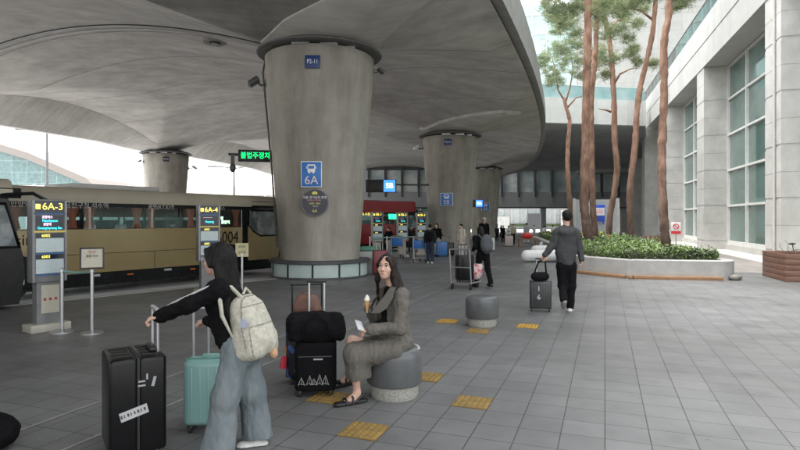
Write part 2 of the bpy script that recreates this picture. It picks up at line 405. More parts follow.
LE = [(-1.85,.1), (-1.7,-.55), (-.78,-1.65), (.73,-2.95), (2.5,-4.2), (4.6,-5.3)]; RE = [(1.85,.1), (1.95,-.5), (2.45,-1.35), (3.2,-2.45), (4.3,-3.6), (6.0,-4.7)]
def dens(P, n=5):
    o = []
    for a, b in zip(P, P[1:]): o += [tuple(np.array(a)+(np.array(b)-np.array(a))*i/n) for i in range(n)]
    return o+[P[-1]]
for cx, cy in ((-2.49,17.4), (3.04,34.2)):
    rings = []
    for l, r in zip(dens(LE[:5] if cx > 0 else LE), dens(RE[:4]+[(3.7,-3.0)] if cx > 0 else RE)):
        lo_, hi_ = [], []
        for i in range(9):
            q = np.array(l)+(np.array(r)-np.array(l))*i/8; x, y = cx+q[0], cy+q[1]; h = soffit_w(x, y); lo_.append((x, y, h-.16-.05*math.sin(math.pi*i/8))); hi_.append((x, y, h+.12))
        rings.append(lo_+hi_[::-1])
    MB().loft(rings).build('rib', M_rib, deck, smooth=35)
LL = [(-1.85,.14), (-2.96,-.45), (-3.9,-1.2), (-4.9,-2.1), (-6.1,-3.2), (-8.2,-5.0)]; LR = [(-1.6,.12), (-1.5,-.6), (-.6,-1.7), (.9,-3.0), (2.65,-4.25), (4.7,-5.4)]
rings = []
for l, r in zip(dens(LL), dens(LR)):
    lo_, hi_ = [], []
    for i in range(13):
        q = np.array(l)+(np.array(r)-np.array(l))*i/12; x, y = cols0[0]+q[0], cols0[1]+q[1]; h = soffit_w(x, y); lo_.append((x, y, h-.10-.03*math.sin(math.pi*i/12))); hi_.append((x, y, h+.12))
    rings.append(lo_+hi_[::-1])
MB().loft(rings).build('shaded_haunch', concrete('shaded_concrete', (.31,.30,.285), (.22,.21,.20), amount=.5), deck, smooth=35)  # same concrete, with the shade on this near face put into its colour
# transverse expansion joint following the vault
def follow(Y, w, dz, t0, t1, h=.05):
    tt = np.linspace(t0, t1, 160); rings = []
    for t in tt:
        z = float(soffit(t, Y))-dz
        rings.append([(*U(float(t+rowX(Y)), Y-w/2), z), (*U(float(t+rowX(Y)), Y+w/2), z), (*U(float(t+rowX(Y)), Y+w/2), z+h), (*U(float(t+rowX(Y)), Y-w/2), z+h)])
    return rings
MB().loft(follow(15.75, .12, .04, TL+1.8, -1.75)).build('expansion_joint', M_black, deck)
MB().loft(follow(16.15, .10, .05, TL+1.8, -1.9, .06)).build('drip_strip', mat('drip', (.32,.3,.29), rough=.6), deck)
MB().loft(follow(16.5, .05, .03, TL+1.8, -1.9, .04)).build('drip_strip', MATS['drip'], deck)
for Yj in (20.0, 24.3, 28.7): MB().loft(follow(Yj, .035, .006, TL+1.3, TE-.05, .03)).build('form_joint', mat('joint_line', (.2,.19,.18), rough=.9), deck)
# lamp recess in the vault
lx, ly = D(215, 20.5).xy; lz = soffit_w(lx, ly)
ro = MB().lathe([(.42,-.05), (.42,.08), (.2,.08), (.2,-.05)], n=28).build('lamp_ring', mat('stained_ring', (.22,.2,.18), rough=.8), deck); ro.location = (lx, ly, lz-.05)
ro2 = MB().lathe([(.14,-.1), (.16,.06)], n=20).build('recessed_lamp', M_dark, ro)

# columns
cols = [(D(320,17.4), 'great round concrete column nearest the camera, carrying the 6A bus sign', 1.0), (D(450,34.2), 'middle round concrete column behind the seated woman, with people at its foot', 1.0),
        (D(484,56), 'farthest round concrete column, partly behind the middle one', 1.0), (D(166,43.2), 'round concrete column rising beyond the gold coach roof', 1.0)]
colroot = []
for p, lab, s in cols:
    c = thing('column', lab, 'column', p, 0, 'round columns of the elevated roadway'); colroot.append(c)
    H = HCOL+HC
    MB().lathe([(1.20,-.11), (1.20,.3), (1.66,H-.42), (1.67,H-.05), (1.64,H-.02), (.6,H-.02)], n=72).build('shaft', M_col, c, smooth=60)
    MB().lathe([(1.2,H-.019), (1.2,H+.06), (1.9,H+.065), (1.93,H+.1), (1.6,H+.24), (1.0,H+.4)], n=64).build('capital', mat('dark_bearing', (.11,.105,.1), (.15,.145,.14), rough=.8), c)
    q = MB().box((-.35,-1.35,H+.02), (.5,.3,.08)).box((.45,-1.3,H+.02), (.5,.3,.08)).box((1.05,-1.0,H+.03), (.25,.25,.12)); q.build('bearing_pad', M_steel, c)
MB().tube([(-1.62,-.35,H-.15), (-1.70,-.3,H-.5), (-1.42,-.35,3.3), (-1.24,-.4,.9)], .03, 6).build('drain_pipe', M_dark, colroot[0])

# panelled skirt with light glass round the nearest column
sk = thing('column_skirt', 'low round skirt of pale glass panels with dark top around the nearest column', 'column base', cols[0][0])
MB().lathe([(1.22,.44), (1.52,.44), (1.56,.46), (1.56,.52), (1.52,.54), (1.22,.54)], n=64).build('top_ledge', M_dark, sk)
MB().lathe([(1.22,.0), (1.5,.0), (1.5,.06), (1.22,.06)], n=64).build('plinth', M_dark, sk)
Mgp = mat('milky_glass_panel', (.42,.52,.50), (.52,.61,.59), rough=.15, scale=2)
for i in range(12):
    a0, a1 = 2*math.pi*i/12+.02, 2*math.pi*(i+1)/12-.02; n = 8; pts = []
    rings = [[((r)*math.cos(a0+(a1-a0)*j/n), r*math.sin(a0+(a1-a0)*j/n), z) for r, z in ((1.45,.062), (1.48,.062), (1.48,.438), (1.45,.438))] for j in range(n+1)]
    MB().loft(rings).build('glass_panel', Mgp, sk)
    am = 2*math.pi*i/12; MB().box((1.465*math.cos(am), 1.465*math.sin(am), .25), (.06,.05,.375), rz=am).build('post', M_black, sk)

# ------------------------------------------------------------------ terminal building on the right
term = thing('terminal_building', 'pale granite airport terminal with tall green glazed bays and deep piers', 'building', P0, -BA)
def pier(y0, y1, x0=0, x1=1.5, top=10.72):
    b = MB(); zs = [(0,.0,0)]; rings = []
    lv = [0, .44]; 
    def ring(z, i): return [(x0+i, y0+i, z), (x1, y0+i, z), (x1, y1-i, z), (x0+i, y1-i, z)]
    rings += [ring(0, 0)]
    z = 1.51-2.06+1.03
    joints = []
    for kq in range(-1, 6):
        joints.append((2.54+2.06*kq, .065, .018)); joints.append((1.51+2.06*kq, .012, .010))
    for zz, hw, d in sorted(joints):
        if zz < .2 or zz > top-.2: continue
        rings += [ring(zz-hw, 0), ring(zz-hw+.001, d), ring(zz+hw-.001, d), ring(zz+hw, 0)]
    rings.append(ring(top, 0))
    return b.loft(rings)
for kq in range(0, 6):
    pier(12*kq, 12*kq+1.75).build('pier', M_stone, term, smooth=None)
Mfr = mat('white_window_frame', (.6,.6,.58), rough=.4)
Mroom = mat('dim_interior', (.09,.12,.11), (.14,.17,.16), rough=.7, scale=.6)
for kq in range(-1, 5):
    y0, y1 = 12*kq+1.752, 12*kq+11.998
    wn = MB().box((1.36,(y0+y1)/2,5.5), (.02,y1-y0,10.3)).build('window', M_winglass, term, smooth=None)
    fr = MB()
    for z in (.42, 2.54, 4.6, 6.66, 8.72, 10.64): fr.box((1.29,(y0+y1)/2,z), (.13,y1-y0,.11 if z > 1 else .2))
    fr.build('transom', Mfr, wn, smooth=None)
    fr = MB()
    for q in range(4): fr.box((1.28, y0+.06+(y1-y0-.12)*q/3, 5.6), (.14,.1,10.2))
    fr.build('mullion', Mfr, wn, smooth=None)
    MB().box((1.25,(y0+y1)/2,.16), (.3,y1-y0,.31)).build('sill', M_stone, term, smooth=None)
MB().prism_y([(-.04,10.73), (2.4,10.73), (2.4,13.5), (-.04,13.5), (-.04,12.16), (-.0,12.15), (-.0,12.06), (-.04,12.05)], -16, 60).build('fascia', grid_mat('fascia_granite', (.42,.415,.40), (.48,.475,.46), (.62,.62,.62), 1.6, 9, mortar=.008, plane='YZ', rough=.55, bump=.02), term, smooth=None)
MB().box((1.9,22,5.5), (1.0,76,11)).build('rear_wall', Mroom, term, smooth=None)
rl = MB().box((.1,22,14.03), (.02,76,1.0)).build('balustrade_glass', M_glass, term, smooth=None)
MB().box((.1,22,14.58), (.07,76,.06)).build('handrail', M_dark, rl, smooth=None)
rp_ = MB()
for q in range(38): rp_.box((.12, -15+q*2, 14.03), (.05,.05,1.05))
rp_.build('baluster', M_steel, rl, smooth=None)
MB().tube([(-.06,.55,0), (-.06,.55,13.4)], .055, 10).build('drain_pipe', mat('pipe_grey', (.42,.41,.39), rough=.5), term)
# upper glazed hall behind the terrace with a diagonal lattice
up = MB().loft([[(6,-10,13.5), (6,30,13.5), (9.5,30,26), (9.5,-10,26)], [(9,-10,13.5), (9,30,13.5), (12,30,26), (12,-10,26)]]).build('upper_glazing', M_greenglass, term, smooth=None)
lt = MB()
for q in range(-3, 11):
    for sgn in (1, -1):
        ya, yb = q*4, q*4+sgn*6
        for f0 in np.linspace(0, 1, 2)[:1]:
            lt.cyl((5.97, ya, 13.5), (9.46, yb, 26), .07, n=6)
lt.build('lattice', Mfr, up)
# broad pale upper block at the end of the forecourt
blk = thing('upper_terminal_block', 'pale panelled upper terminal block behind the pine crowns', 'building', D(610, 74, 0), R(-8))
Mpan = grid_mat('pale_panels', (.34,.34,.32), (.39,.39,.37), (.78,.78,.78), 3.0, 2.2, mortar=.03, plane='XZ', rough=.6, bump=.01)
MB().box((6,4,20), (20,8,24)).build('wall', Mpan, blk, smooth=None)
MB().box((-9.0,5,22), (10,8,18)).build('glass_front', M_greenglass, blk, smooth=None)
gm = MB()
for q in range(6): gm.box((-13.9+q*1.95, .93, 22), (.12,.1,18))
for q in range(7): gm.box((-9, .94, 14+q*2.6), (10,.1,.12))
gm.build('mullion', Mfr, blk, smooth=None)
# terrace across the end of the forecourt
ter = thing('terrace', 'pale terrace edge with glass balustrade spanning between roadway and terminal', 'terrace', (0,0,0))
def W3(px, d, H): return ((px-400)*d/F, d, H+HC)
ta, tb = W3(528,50,8.75), W3(646,52,8.75); t2a, t2b = W3(520,74,6.7), W3(648,76,6.7)
Mtf = grid_mat('terrace_granite', (.53,.525,.50), (.6,.595,.575), (.65,.65,.65), 1.5, 9, mortar=.01, plane='XZ', rough=.6, bump=.01)
MB().loft([[ta, (ta[0],ta[1],ta[2]+2.3), (ta[0]+.5,ta[1]+24,ta[2]+2.3), t2a], [tb, (tb[0],tb[1],tb[2]+2.3), (tb[0]+.5,tb[1]+24,tb[2]+2.3), t2b]]).build('slab', Mtf, ter, smooth=None)
MB().loft([[(p[0]+(.2 if i%4<2 else -.2)*0, p[1]+dy, p[2]-.03-dz) for i, (p, dy, dz) in enumerate(((ta,.35,0), (tb,.35,0), (t2b,0,0), (t2a,0,0)))], [(p[0], p[1]+dy, p[2]-.06) for p, dy in ((ta,.35), (tb,.35), (t2b,0), (t2a,0))]]).build('underside', concrete('dark_soffit_panels', (.45,.455,.46), (.36,.365,.37), amount=.4), ter, smooth=None)
MB().box(((ta[0]+tb[0])/2, 51.2, ta[2]+2.9), (tb[0]-ta[0],.03,1.15), rz=math.atan2(2, tb[0]-ta[0])).build('balustrade_glass', mat('aqua_glass', (.22,.36,.36), (.36,.46,.46), rough=.08, scale=.6), ter, smooth=None)
MB().box(((ta[0]+tb[0])/2, 51.2, ta[2]+3.5), (tb[0]-ta[0],.08,.07), rz=math.atan2(2, tb[0]-ta[0])).build('handrail', M_steel, ter, smooth=None)

# glazed footbridge building closing the view
br = thing('link_bridge', 'long grey link bridge with a band of windows closing the far end', 'building', (0,0,0))
bx0, bx1, bd = W3(352,76,0)[0], W3(652,76,0)[0], 76
bz = lambda py: HC+(HY-py)*bd/F
Mbw = mat('bridge_grey', (.30,.31,.32), (.36,.37,.38), rough=.5, scale=.5)
MB().box(((bx0+bx1)/2, bd+4, (bz(207)+bz(192))/2), (bx1-bx0, 8, bz(192)-bz(207))).build('lower_band', Mbw, br, smooth=None)
MB().box(((bx0+bx1)/2, bd+4, (bz(150)+bz(170))/2), (bx1-bx0, 8, bz(150)-bz(170))).build('upper_band', M_dark, br, smooth=None)
npan = 18; pw = (bx1-bx0)/npan
Mbwin = mat('bridge_window', (.4,.5,.52), (.75,.8,.78), rough=.05, scale=.35, spec=.9, lo=.4, hi=.6)  # bright reflections put into the pane colour
for q in range(npan):
    wdw = MB().box((bx0+pw*(q+.5), bd+.3, (bz(192)+bz(170))/2), (pw-.3,.1,bz(170)-bz(192)-.02)).build('window', Mbwin, br, smooth=None)
fm = MB()
for q in range(npan+1): fm.box((bx0+pw*q, bd+.1, (bz(197)+bz(166))/2), (.22,.5,bz(166)-bz(197)))
fm.build('fin', M_dark, br, smooth=None)
MB().box(((bx0+bx1)/2, bd+8.2, (bz(150)+bz(207))/2), (bx1-bx0,.2,bz(150)-bz(207))).build('rear_wall', M_dark, br, smooth=None)
MB().box(((bx0+bx1)/2, bd+4, bz(207)-.08), (bx1-bx0-.4, 7.6,.14)).build('underside', M_dark, br, smooth=None)
for px in (455, 543, 600):
    MB().box((W3(px,bd+2,0)[0], bd+2, bz(207)/2-.1), (.7,.7,bz(207)-.12)).build('support', Mbw, br, smooth=None)
# bright court building seen under the bridge
M_bed0 = mat('court_mullion', (.4,.4,.4), rough=.6)
ct = thing('court_facade', 'bright glazed facade seen through the passage under the link bridge', 'building', D(520, 112, 0))
MB().box((0,3,4), (60,6,8.4)).build('wall', grid_mat('court_panels', (.34,.37,.365), (.45,.47,.46), (.45,.5,.5), 1.6, 4, mortar=.06, plane='XZ'), ct, smooth=None)
cm = MB()
for q in range(16): cm.box((-22+q*2.9, -.05, 3.3), (.35,.25,6.2))
for q, (x, w_, h_) in enumerate(((-9,3,3.2), (-3.5,2.2,2.4), (3,3.4,3.0), (9,2.4,3.6), (15,3,2.6))): MB().box((x, -1.2-q*.1, h_/2), (w_,.4,h_)).build('kiosk_panel', (M_dark, M_stone)[q%2], ct)
cm.build('mullion', M_bed0, ct, smooth=None)
MB().box((0,-.4,.7), (60,.3,.5)).build('hedge_band', mat('hedge', (.03,.055,.02), (.07,.09,.035), scale=3), ct, smooth=None)
# ------------------------------------------------------------------ planting bed with red pines
ZB = .55
bed = thing('planting_bed', 'long low planting bed with rounded pale concrete wall in front of the terminal', 'planter', (0,0,0))
g1, g2, g3 = G(578,273), G(632,278.5), G(722,280.2)
def arc(c, r, a0, a1, n=8): return [(c[0]+r*math.cos(R(a0+(a1-a0)*i/n)), c[1]+r*math.sin(R(a0+(a1-a0)*i/n))) for i in range(n+1)]
right_end = Vector((g3.x+.42, g3.y+.55))
outer = [(g1.x, g1.y), (g2.x-.12, g2.y+.03), (g2.x, g2.y), (g2.x+.15, g2.y)] + [(g3.x, g3.y)] + arc((g3.x, g3.y+.62), .62, -80, 5) + [(right_end.x+.2, right_end.y+1.2), (right_end.x+5.6, 40), (right_end.x+5.4, 41.2), (right_end.x+4.6, 42), (g1.x+4.6, 42), (g1.x+3.9, 41)]
def inset(poly, d):
    n = len(poly); out = []
    for i in range(n):
        a, p, b = (Vector(poly[(i+q) % n]) for q in (-1, 0, 1))
        t = ((p-a).normalized()+(b-p).normalized()).normalized(); out.append((p.x-t.y*d, p.y+t.x*d))
    return out
inn = inset(outer, .34)
M_bed = mat('bed_concrete', (.34,.335,.325), (.43,.425,.41), rough=.65, scale=2.5, bump=.06)
o3 = lambda P, z: [(x, y, z) for x, y in P]
MB().loft([o3(outer, .0), o3(outer, ZB-.02), o3(inset(outer, .02), ZB), o3(inn, ZB), o3(inn, ZB-.12)], cap=False).build('wall', M_bed, bed, smooth=30)
MB().loft([o3(inset(outer, .3), .3), o3(inset(outer, .3), ZB-.06)]).build('soil', mat('soil', (.04,.03,.02), (.07,.05,.035), rough=.95, scale=8), bed, smooth=None)
ins_poly = inset(outer, .4)
def inside(x, y, poly):
    c = False; n = len(poly)
    for i in range(n):
        x1, y1 = poly[i]; x2, y2 = poly[(i+1) % n]
        if (y1 > y) != (y2 > y) and x < (x2-x1)*(y-y1)/(y2-y1)+x1: c = not c
    return c
# timber edging along the front of the bed
te = thing('timber_edging', 'long orange brown timber edging lying along the foot of the planting bed', 'edging', (0,0,0))
M_tim = mat('timber', (.25,.135,.07), (.36,.21,.11), rough=.7, scale=4, stretch=(1,1,8), bump=.1)
eo = outer[:5]
for a, b in zip(eo, eo[1:]):
    a = Vector(a); b = Vector(b); d = (b-a); n_ = Vector((d.y, -d.x)).normalized()
    m_ = (a+b)/2+n_*.09
    MB().box((m_.x, m_.y, .05), (d.length-.01, .13, .1), rz=math.atan2(d.y, d.x), bev=.01).build('timber', M_tim, te)
rock = MB()
for x, y, s in ((g3.x+.35, g3.y-.02, .13), (g3.x+.52, g3.y+.15, .12), (g3.x+.6, g3.y+.32, .09)):
    rock = MB(); rock.ball((x, y, s*.6), (s*1.2, s, s*.7), 2); o = rock.build('stone', mat('grey_stone', (.13,.12,.11), (.25,.24,.22), rough=.8, scale=6, bump=.4)); tag(o, {.13:'largest grey stone at the corner of the planting bed', .12:'middle grey stone behind the largest at the bed corner', .09:'smallest grey stone at the rounded bed end'}[s], 'stone', 'stones at the corner of the bed')

def leaves(name, n, area, zlo, zhi, size, mats_, seed, parent=None, lab=None, cat=None, dens=None):
    rnd = random.Random(seed); V = []; Fc = []; mi = []
    i = 0; tries = 0
    while i < n and tries < n*30:
        tries += 1
        x, y, hmax = area(rnd)
        if hmax is None: continue
        z = ZB-.05 + rnd.uniform(zlo, zhi)*hmax
        s = size*rnd.uniform(.6, 1.4)*(1+max(0, y-18)*.035); a = rnd.uniform(0, 6.28); tl = rnd.uniform(-.2, 1.2)
        d = Vector((math.cos(a)*math.cos(tl), math.sin(a)*math.cos(tl), math.sin(tl))); sd = d.cross(Vector((0,0,1))).normalized()
        c = Vector((x, y, z)); k = len(V); wd = s*.32
        V += [c, c+d*s*.5+sd*wd, c+d*s-Vector((0,0,s*.2)), c+d*s*.5-sd*wd]; Fc.append((k,k+1,k+2,k+3)); mi.append(rnd.randrange(len(mats_))); i += 1
    me = bpy.data.meshes.new(name); me.from_pydata([tuple(v) for v in V], [], Fc); me.update()
    o = link(name, me, mats_, parent, None); me.polygons.foreach_set('material_index', mi); return o
xs = [p[0] for p in ins_poly]; ysb = [p[1] for p in ins_poly]
def bed_area(rnd):
    y = min(ysb)+(max(ysb)-min(ysb))*rnd.random()**2.2; x = rnd.uniform(min(xs), max(xs))
    if not inside(x, y, ins_poly): return x, y, None
    return x, y, .6+.8*(noise.noise(Vector((x*.9, y*.9, 3)))+.5)+.5*(rnd.random() < .08)
gr = [mat('leaf_fresh', (.17,.27,.05), (.24,.34,.08), rough=.6, scale=2), mat('leaf_mid', (.10,.19,.035), (.15,.24,.05), rough=.6, scale=2), mat('leaf_dark', (.05,.10,.025), (.08,.13,.03), rough=.65, scale=2)]
gg = [mat('leaf_grey', (.19,.23,.15), (.26,.29,.2), rough=.7, scale=3), mat('leaf_sage', (.12,.165,.09), (.17,.2,.12), rough=.7, scale=3)]
o = leaves('ground_cover', 52000, bed_area, .02, .30, .072, gr+[gg[0]], 3); tag(o, 'fresh green leafy ground cover filling the planting bed', 'ground cover', kind='stuff')
M_fy = mat('yellow_petal', (.75,.52,.03), rough=.6); M_fr = mat('red_petal', (.6,.06,.03), rough=.6); M_fw = mat('white_petal', (.75,.73,.68), rough=.6); M_fo = mat('orange_petal', (.7,.24,.04), rough=.6)
def flower_area(rnd):
    y = rnd.uniform(27, 39); x = rnd.gauss(.30, .045)*y
    if not inside(x, y, ins_poly): return x, y, None
    return x, y, 1.
o = leaves('flower_heads', 260, flower_area, .28, .5, .10, [M_fy, M_fr, M_fw, M_fo, M_fy], 5); tag(o, 'yellow, red and white flowers scattered through the green bed', 'flowers', kind='stuff')
def edge_area(rnd):
    p, q = Vector(ins_poly[2]), Vector(ins_poly[4]); t = rnd.random(); r_ = rnd.random()
    c = p.lerp(q, t); x, y = c.x+rnd.uniform(-.1,.2), c.y+abs(rnd.gauss(0, .35))
    if not inside(x, y, ins_poly): return x, y, None
    return x, y, .5+.5*noise.noise(Vector((x*2.2, y*2.2, 1)))+.3*(t > .5)
o = leaves('sage_edging', 9000, edge_area, .03, .36, .085, gg, 8); tag(o, 'grey green low shrubs along the front rim of the planting bed', 'shrubs', kind='stuff')

# pines
def bark_mat():
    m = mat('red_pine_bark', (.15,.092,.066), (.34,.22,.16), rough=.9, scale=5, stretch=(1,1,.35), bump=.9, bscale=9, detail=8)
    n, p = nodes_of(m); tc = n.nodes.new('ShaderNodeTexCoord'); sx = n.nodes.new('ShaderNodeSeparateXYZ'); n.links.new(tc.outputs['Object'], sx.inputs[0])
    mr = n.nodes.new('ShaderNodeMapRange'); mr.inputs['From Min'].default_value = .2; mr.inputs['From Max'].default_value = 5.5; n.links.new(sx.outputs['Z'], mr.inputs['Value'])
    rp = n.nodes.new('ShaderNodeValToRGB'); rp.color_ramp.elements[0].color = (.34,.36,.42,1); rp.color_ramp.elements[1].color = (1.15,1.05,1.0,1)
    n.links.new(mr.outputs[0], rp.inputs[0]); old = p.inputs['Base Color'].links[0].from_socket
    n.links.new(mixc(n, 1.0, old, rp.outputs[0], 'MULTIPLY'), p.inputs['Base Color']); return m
M_bark = bark_mat()
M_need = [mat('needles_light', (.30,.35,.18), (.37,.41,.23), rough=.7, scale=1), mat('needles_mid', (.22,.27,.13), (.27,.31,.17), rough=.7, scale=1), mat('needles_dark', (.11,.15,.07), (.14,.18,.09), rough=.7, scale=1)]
def needles(name, blobs, root, seed, per=18, L=.36):
    rnd = random.Random(seed); V = []; Fc = []; mi = []
    for (c, r) in blobs:
        c = Vector(c); n = max(5, int(40*r*r))
        for _ in range(n):
            th = rnd.uniform(0, 6.28); rr = r*(rnd.random()**.5)*rnd.uniform(.5,1.25); q = c+Vector((math.cos(th)*rr, math.sin(th)*rr, rnd.gauss(0, .42*r)))
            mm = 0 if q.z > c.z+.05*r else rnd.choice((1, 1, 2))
            for _k in range(per):
                d = Vector((rnd.gauss(0,1), rnd.gauss(0,1), rnd.gauss(.35,.7))).normalized(); l = L*rnd.uniform(.6, 1.2)
                s = d.cross(Vector((rnd.random(), rnd.random(), rnd.random()))).normalized()*.010
                p0 = q+d*.02+Vector((rnd.gauss(0,.07), rnd.gauss(0,.07), rnd.gauss(0,.04))); k = len(V)
                V += [p0-s, p0+s, p0+d*l]; Fc.append((k,k+1,k+2)); mi.append(mm)
    me = bpy.data.meshes.new(name); me.from_pydata([tuple(v) for v in V], [], Fc); me.update()
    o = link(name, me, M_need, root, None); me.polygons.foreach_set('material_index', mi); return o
def pine(label, d, trunk, rpx, branches, blobs, seed):
    """trunk: points seen in the photograph at distance d; blobs: (x, y, radius px) crown clumps"""
    base = D(trunk[0][0], d); base.z = ZB-.2
    root = thing('pine_tree', label, 'tree', base, 0, 'tall red pines in the planting bed'); rnd = random.Random(seed)
    def L3(px, py, dy=0): return Vector(((px-400)*(d+dy)/F, d+dy, HC+(HY-py)*(d+dy)/F))-base
    pts = [L3(x, y, 0) for x, y in trunk]; pts[0].z = 0
    # resample smoothly
    P = []; rad = []
    n = len(pts); tot = 90
    for i in range(tot+1):
        u = i/tot*(n-1); k = min(int(u), n-2); t = u-k
        p0, p1, p2, p3 = pts[max(k-1,0)], pts[k], pts[k+1], pts[min(k+2, n-1)]
        q = .5*((2*p1)+(p2-p0)*t+(2*p0-5*p1+4*p2-p3)*t*t+(3*p1-p0-3*p2+p3)*t**3)
        q.y += .12*math.sin(u*1.3+seed); P.append(q); f = i/tot; rad.append(rpx*d/F*(1.0-.35*f)*(1+.35*max(0, .06-f)/.06)*(1+.05*rnd.uniform(-1,1)))
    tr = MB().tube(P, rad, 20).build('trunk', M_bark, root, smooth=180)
    for v in tr.data.vertices: v.co += v.normal*rad[0]*(.16*noise.noise(v.co*3.1)+.12*noise.noise(v.co*9))
    for br_ in branches:
        Q = [L3(x, y, dy) for x, y, dy in br_]; m = len(Q)
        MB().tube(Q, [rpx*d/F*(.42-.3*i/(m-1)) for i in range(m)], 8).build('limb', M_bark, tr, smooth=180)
    bl = []
    for x, y, r in blobs:
        for _ in range(6):
            dy = rnd.uniform(-1, 1)*r*d/F*.9; bl.append((L3(x+rnd.uniform(-.6,.6)*r, y+rnd.uniform(-.35,.35)*r, dy), r*d/F*rnd.uniform(.5,.8)))
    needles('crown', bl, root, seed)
    return root
pine('thick orange brown pine with the straightest trunk, directly behind the hooded man', 26, [(590,250), (588,236), (585,205), (586,150), (586,90), (587,30), (589,-20), (592,-70)], 4.8, [[(588,-8,0),(600,-30,1),(620,-42,1)]], [(560,-25,26), (600,-45,32), (640,-40,30), (575,8,13), (616,6,15), (556,6,16), (545,-8,16), (600,14,12), (564,24,10)], 11)
pine('slim orange pine pressed close behind the thick straight pine', 29, [(596,240), (594,215), (592,150), (591,100), (594,60), (596,20), (594,-10)], 3.3, [[(596,16,0),(588,6,-.5),(578,2,-.5)]], [(598,4,16), (580,-6,15), (606,32,12), (574,34,11), (560,16,12)], 12)
pine('slender curving pine with a bare side branch, third trunk from the left', 34, [(609,240), (611,215), (617,172), (614,140), (613,90), (611,50), (606,20), (600,6), (594,-6)], 3.1, [[(614,84,0),(620,74,-.4),(630,69,-.6),(637,68,-.6)], [(610,30,0),(618,20,0),(628,22,0),(640,24,0)], [(611,112,0),(606,110,0),(598,109,0)]], [(628,16,12), (640,24,8), (622,28,9), (634,48,8), (604,52,11), (596,64,11), (630,56,9), (612,60,8), (636,62,7), (653,64,6), (600,24,8), (622,14,11), (640,10,10), (606,74,8), (588,76,9), (628,38,8)], 13)
pine('dark leaning pine whose upper trunk bends to the right', 29, [(634,246), (631,225), (629,190), (634,150), (637,115), (641,88), (647,60), (652,30), (655,0), (660,-40)], 3.3, [[(653,20,0),(640,10,0),(626,8,0)]], [(648,-8,18), (668,-14,18), (632,6,11), (684,2,8), (676,6,7), (640,-2,12), (622,0,10)], 14)
pine('dark barked pine nearest the front rim of the bed, scarred trunk', 18.5, [(667,262), (665,245), (662,215), (662,180), (664,140), (665,95), (663,45), (667,15), (670,-20), (676,-60)], 4.5, [[(666,8,0),(676,-6,0),(690,-14,0)]], [(690,-26,24), (664,-36,24), (676,-4,8)], 15)
pine('thin pale twisted pine with a forked top, leftmost of the row', 44, [(572,232), (570,215), (568,180), (568,150), (570,122), (566,108), (563,98)], 2.5, [[(564,100,0),(558,90,0),(556,72,0),(552,58,0)], [(565,104,0),(570,88,0),(573,70,0),(571,54,0)], [(567,108,0),(576,98,0),(588,94,0)]], [(545,57,11), (560,50,13), (575,45,12), (552,72,10), (566,62,13), (540,64,7), (580,62,10), (548,82,8), (578,74,9), (560,82,9), (588,55,8), (560,30,9), (552,14,9), (572,18,10), (546,2,8)], 16)

# ------------------------------------------------------------------ bollards and tactile tiles
M_bol = mat('bollard_grey', (.085,.09,.093), (.12,.125,.128), rough=.32, scale=3, bump=.03, bscale=80)
M_gran = mat('speckled_granite', (.24,.235,.21), (.40,.39,.36), rough=.8, scale=60, detail=2, bump=.1)
M_shin = mat('worn_edge', (.5,.52,.54), rough=.3)
def bollard(label, c, rz):
    b = thing('stone_bollard', label, 'bollard', c, rz, 'round grey bollard seats')
    MB().lathe([(.225,0), (.235,.02), (.235,.13), (.2,.14)], n=48).build('granite_base', M_gran, b)
    MB().lathe([(.19,.131), (.262,.135), (.272,.15), (.268,.40), (.262,.44), (.243,.468), (.21,.483), (.12,.49), (.05,.491)], n=56).build('seat', M_bol, b, smooth=60)
    return b
def chips(b, a0, a1, seed):
    rnd = random.Random(seed); m = MB()
    for _ in range(26):
        a = R(rnd.uniform(a0, a1)); r = rnd.uniform(.222,.25); z = .478-(max(0, r-.21)/.04)**2*.012
        m.box((r*math.cos(a), r*math.sin(a), z+.001), (rnd.uniform(.006,.02), rnd.uniform(.006,.03), .004), rz=a+rnd.uniform(-.5,.5))
    o = m.build('worn_paint', M_shin, b, smooth=None); tag(o, kind='stuff')
b1 = bollard('near grey bollard seat that the woman in the tweed coat sits on', D(394.5, 5.50), 0); chips(b1, -20, 60, 1); chips(b1, -125, -85, 2)
b2 = bollard('empty grey bollard seat in the middle of the paving', D(482, 9.15), .4); chips(b2, 60, 130, 3)
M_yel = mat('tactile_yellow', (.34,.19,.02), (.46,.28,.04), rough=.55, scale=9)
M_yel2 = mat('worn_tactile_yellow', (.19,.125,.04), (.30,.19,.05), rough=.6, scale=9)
def tactile(label, px, py, m, n=6):
    c = G(px, py); X, Y = inv(c.x, c.y); X = round(X/.335-.5)*.335+.1675; Y = round(Y/.335-.5)*.335+.1675; x, y = U(X, Y)
    t = thing('tactile_tile', label, 'tactile tile', (x, y, 0), -A, 'yellow tactile paving tiles')
    MB().box((0,0,.004), (.328,.328,.008)).build('tile', m, t, smooth=None)
    k = MB()
    for i in range(n):
        for j in range(n):
            cx, cy = -.135+.27*i/(n-1), -.135+.27*j/(n-1); k.lathe([(.019,.0085), (.016,.013), (.008,.014)], (cx, cy, 0), n=8)
    tag(k.build('stud_pattern', m, t, smooth=None), kind='stuff')
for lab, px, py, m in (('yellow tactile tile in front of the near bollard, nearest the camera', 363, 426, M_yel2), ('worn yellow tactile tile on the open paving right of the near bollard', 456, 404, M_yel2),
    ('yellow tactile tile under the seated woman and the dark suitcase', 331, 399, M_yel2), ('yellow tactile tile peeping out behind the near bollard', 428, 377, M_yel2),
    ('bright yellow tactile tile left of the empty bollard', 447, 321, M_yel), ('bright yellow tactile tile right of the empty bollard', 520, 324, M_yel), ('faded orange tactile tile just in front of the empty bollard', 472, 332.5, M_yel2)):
    tactile(lab, px, py, m)

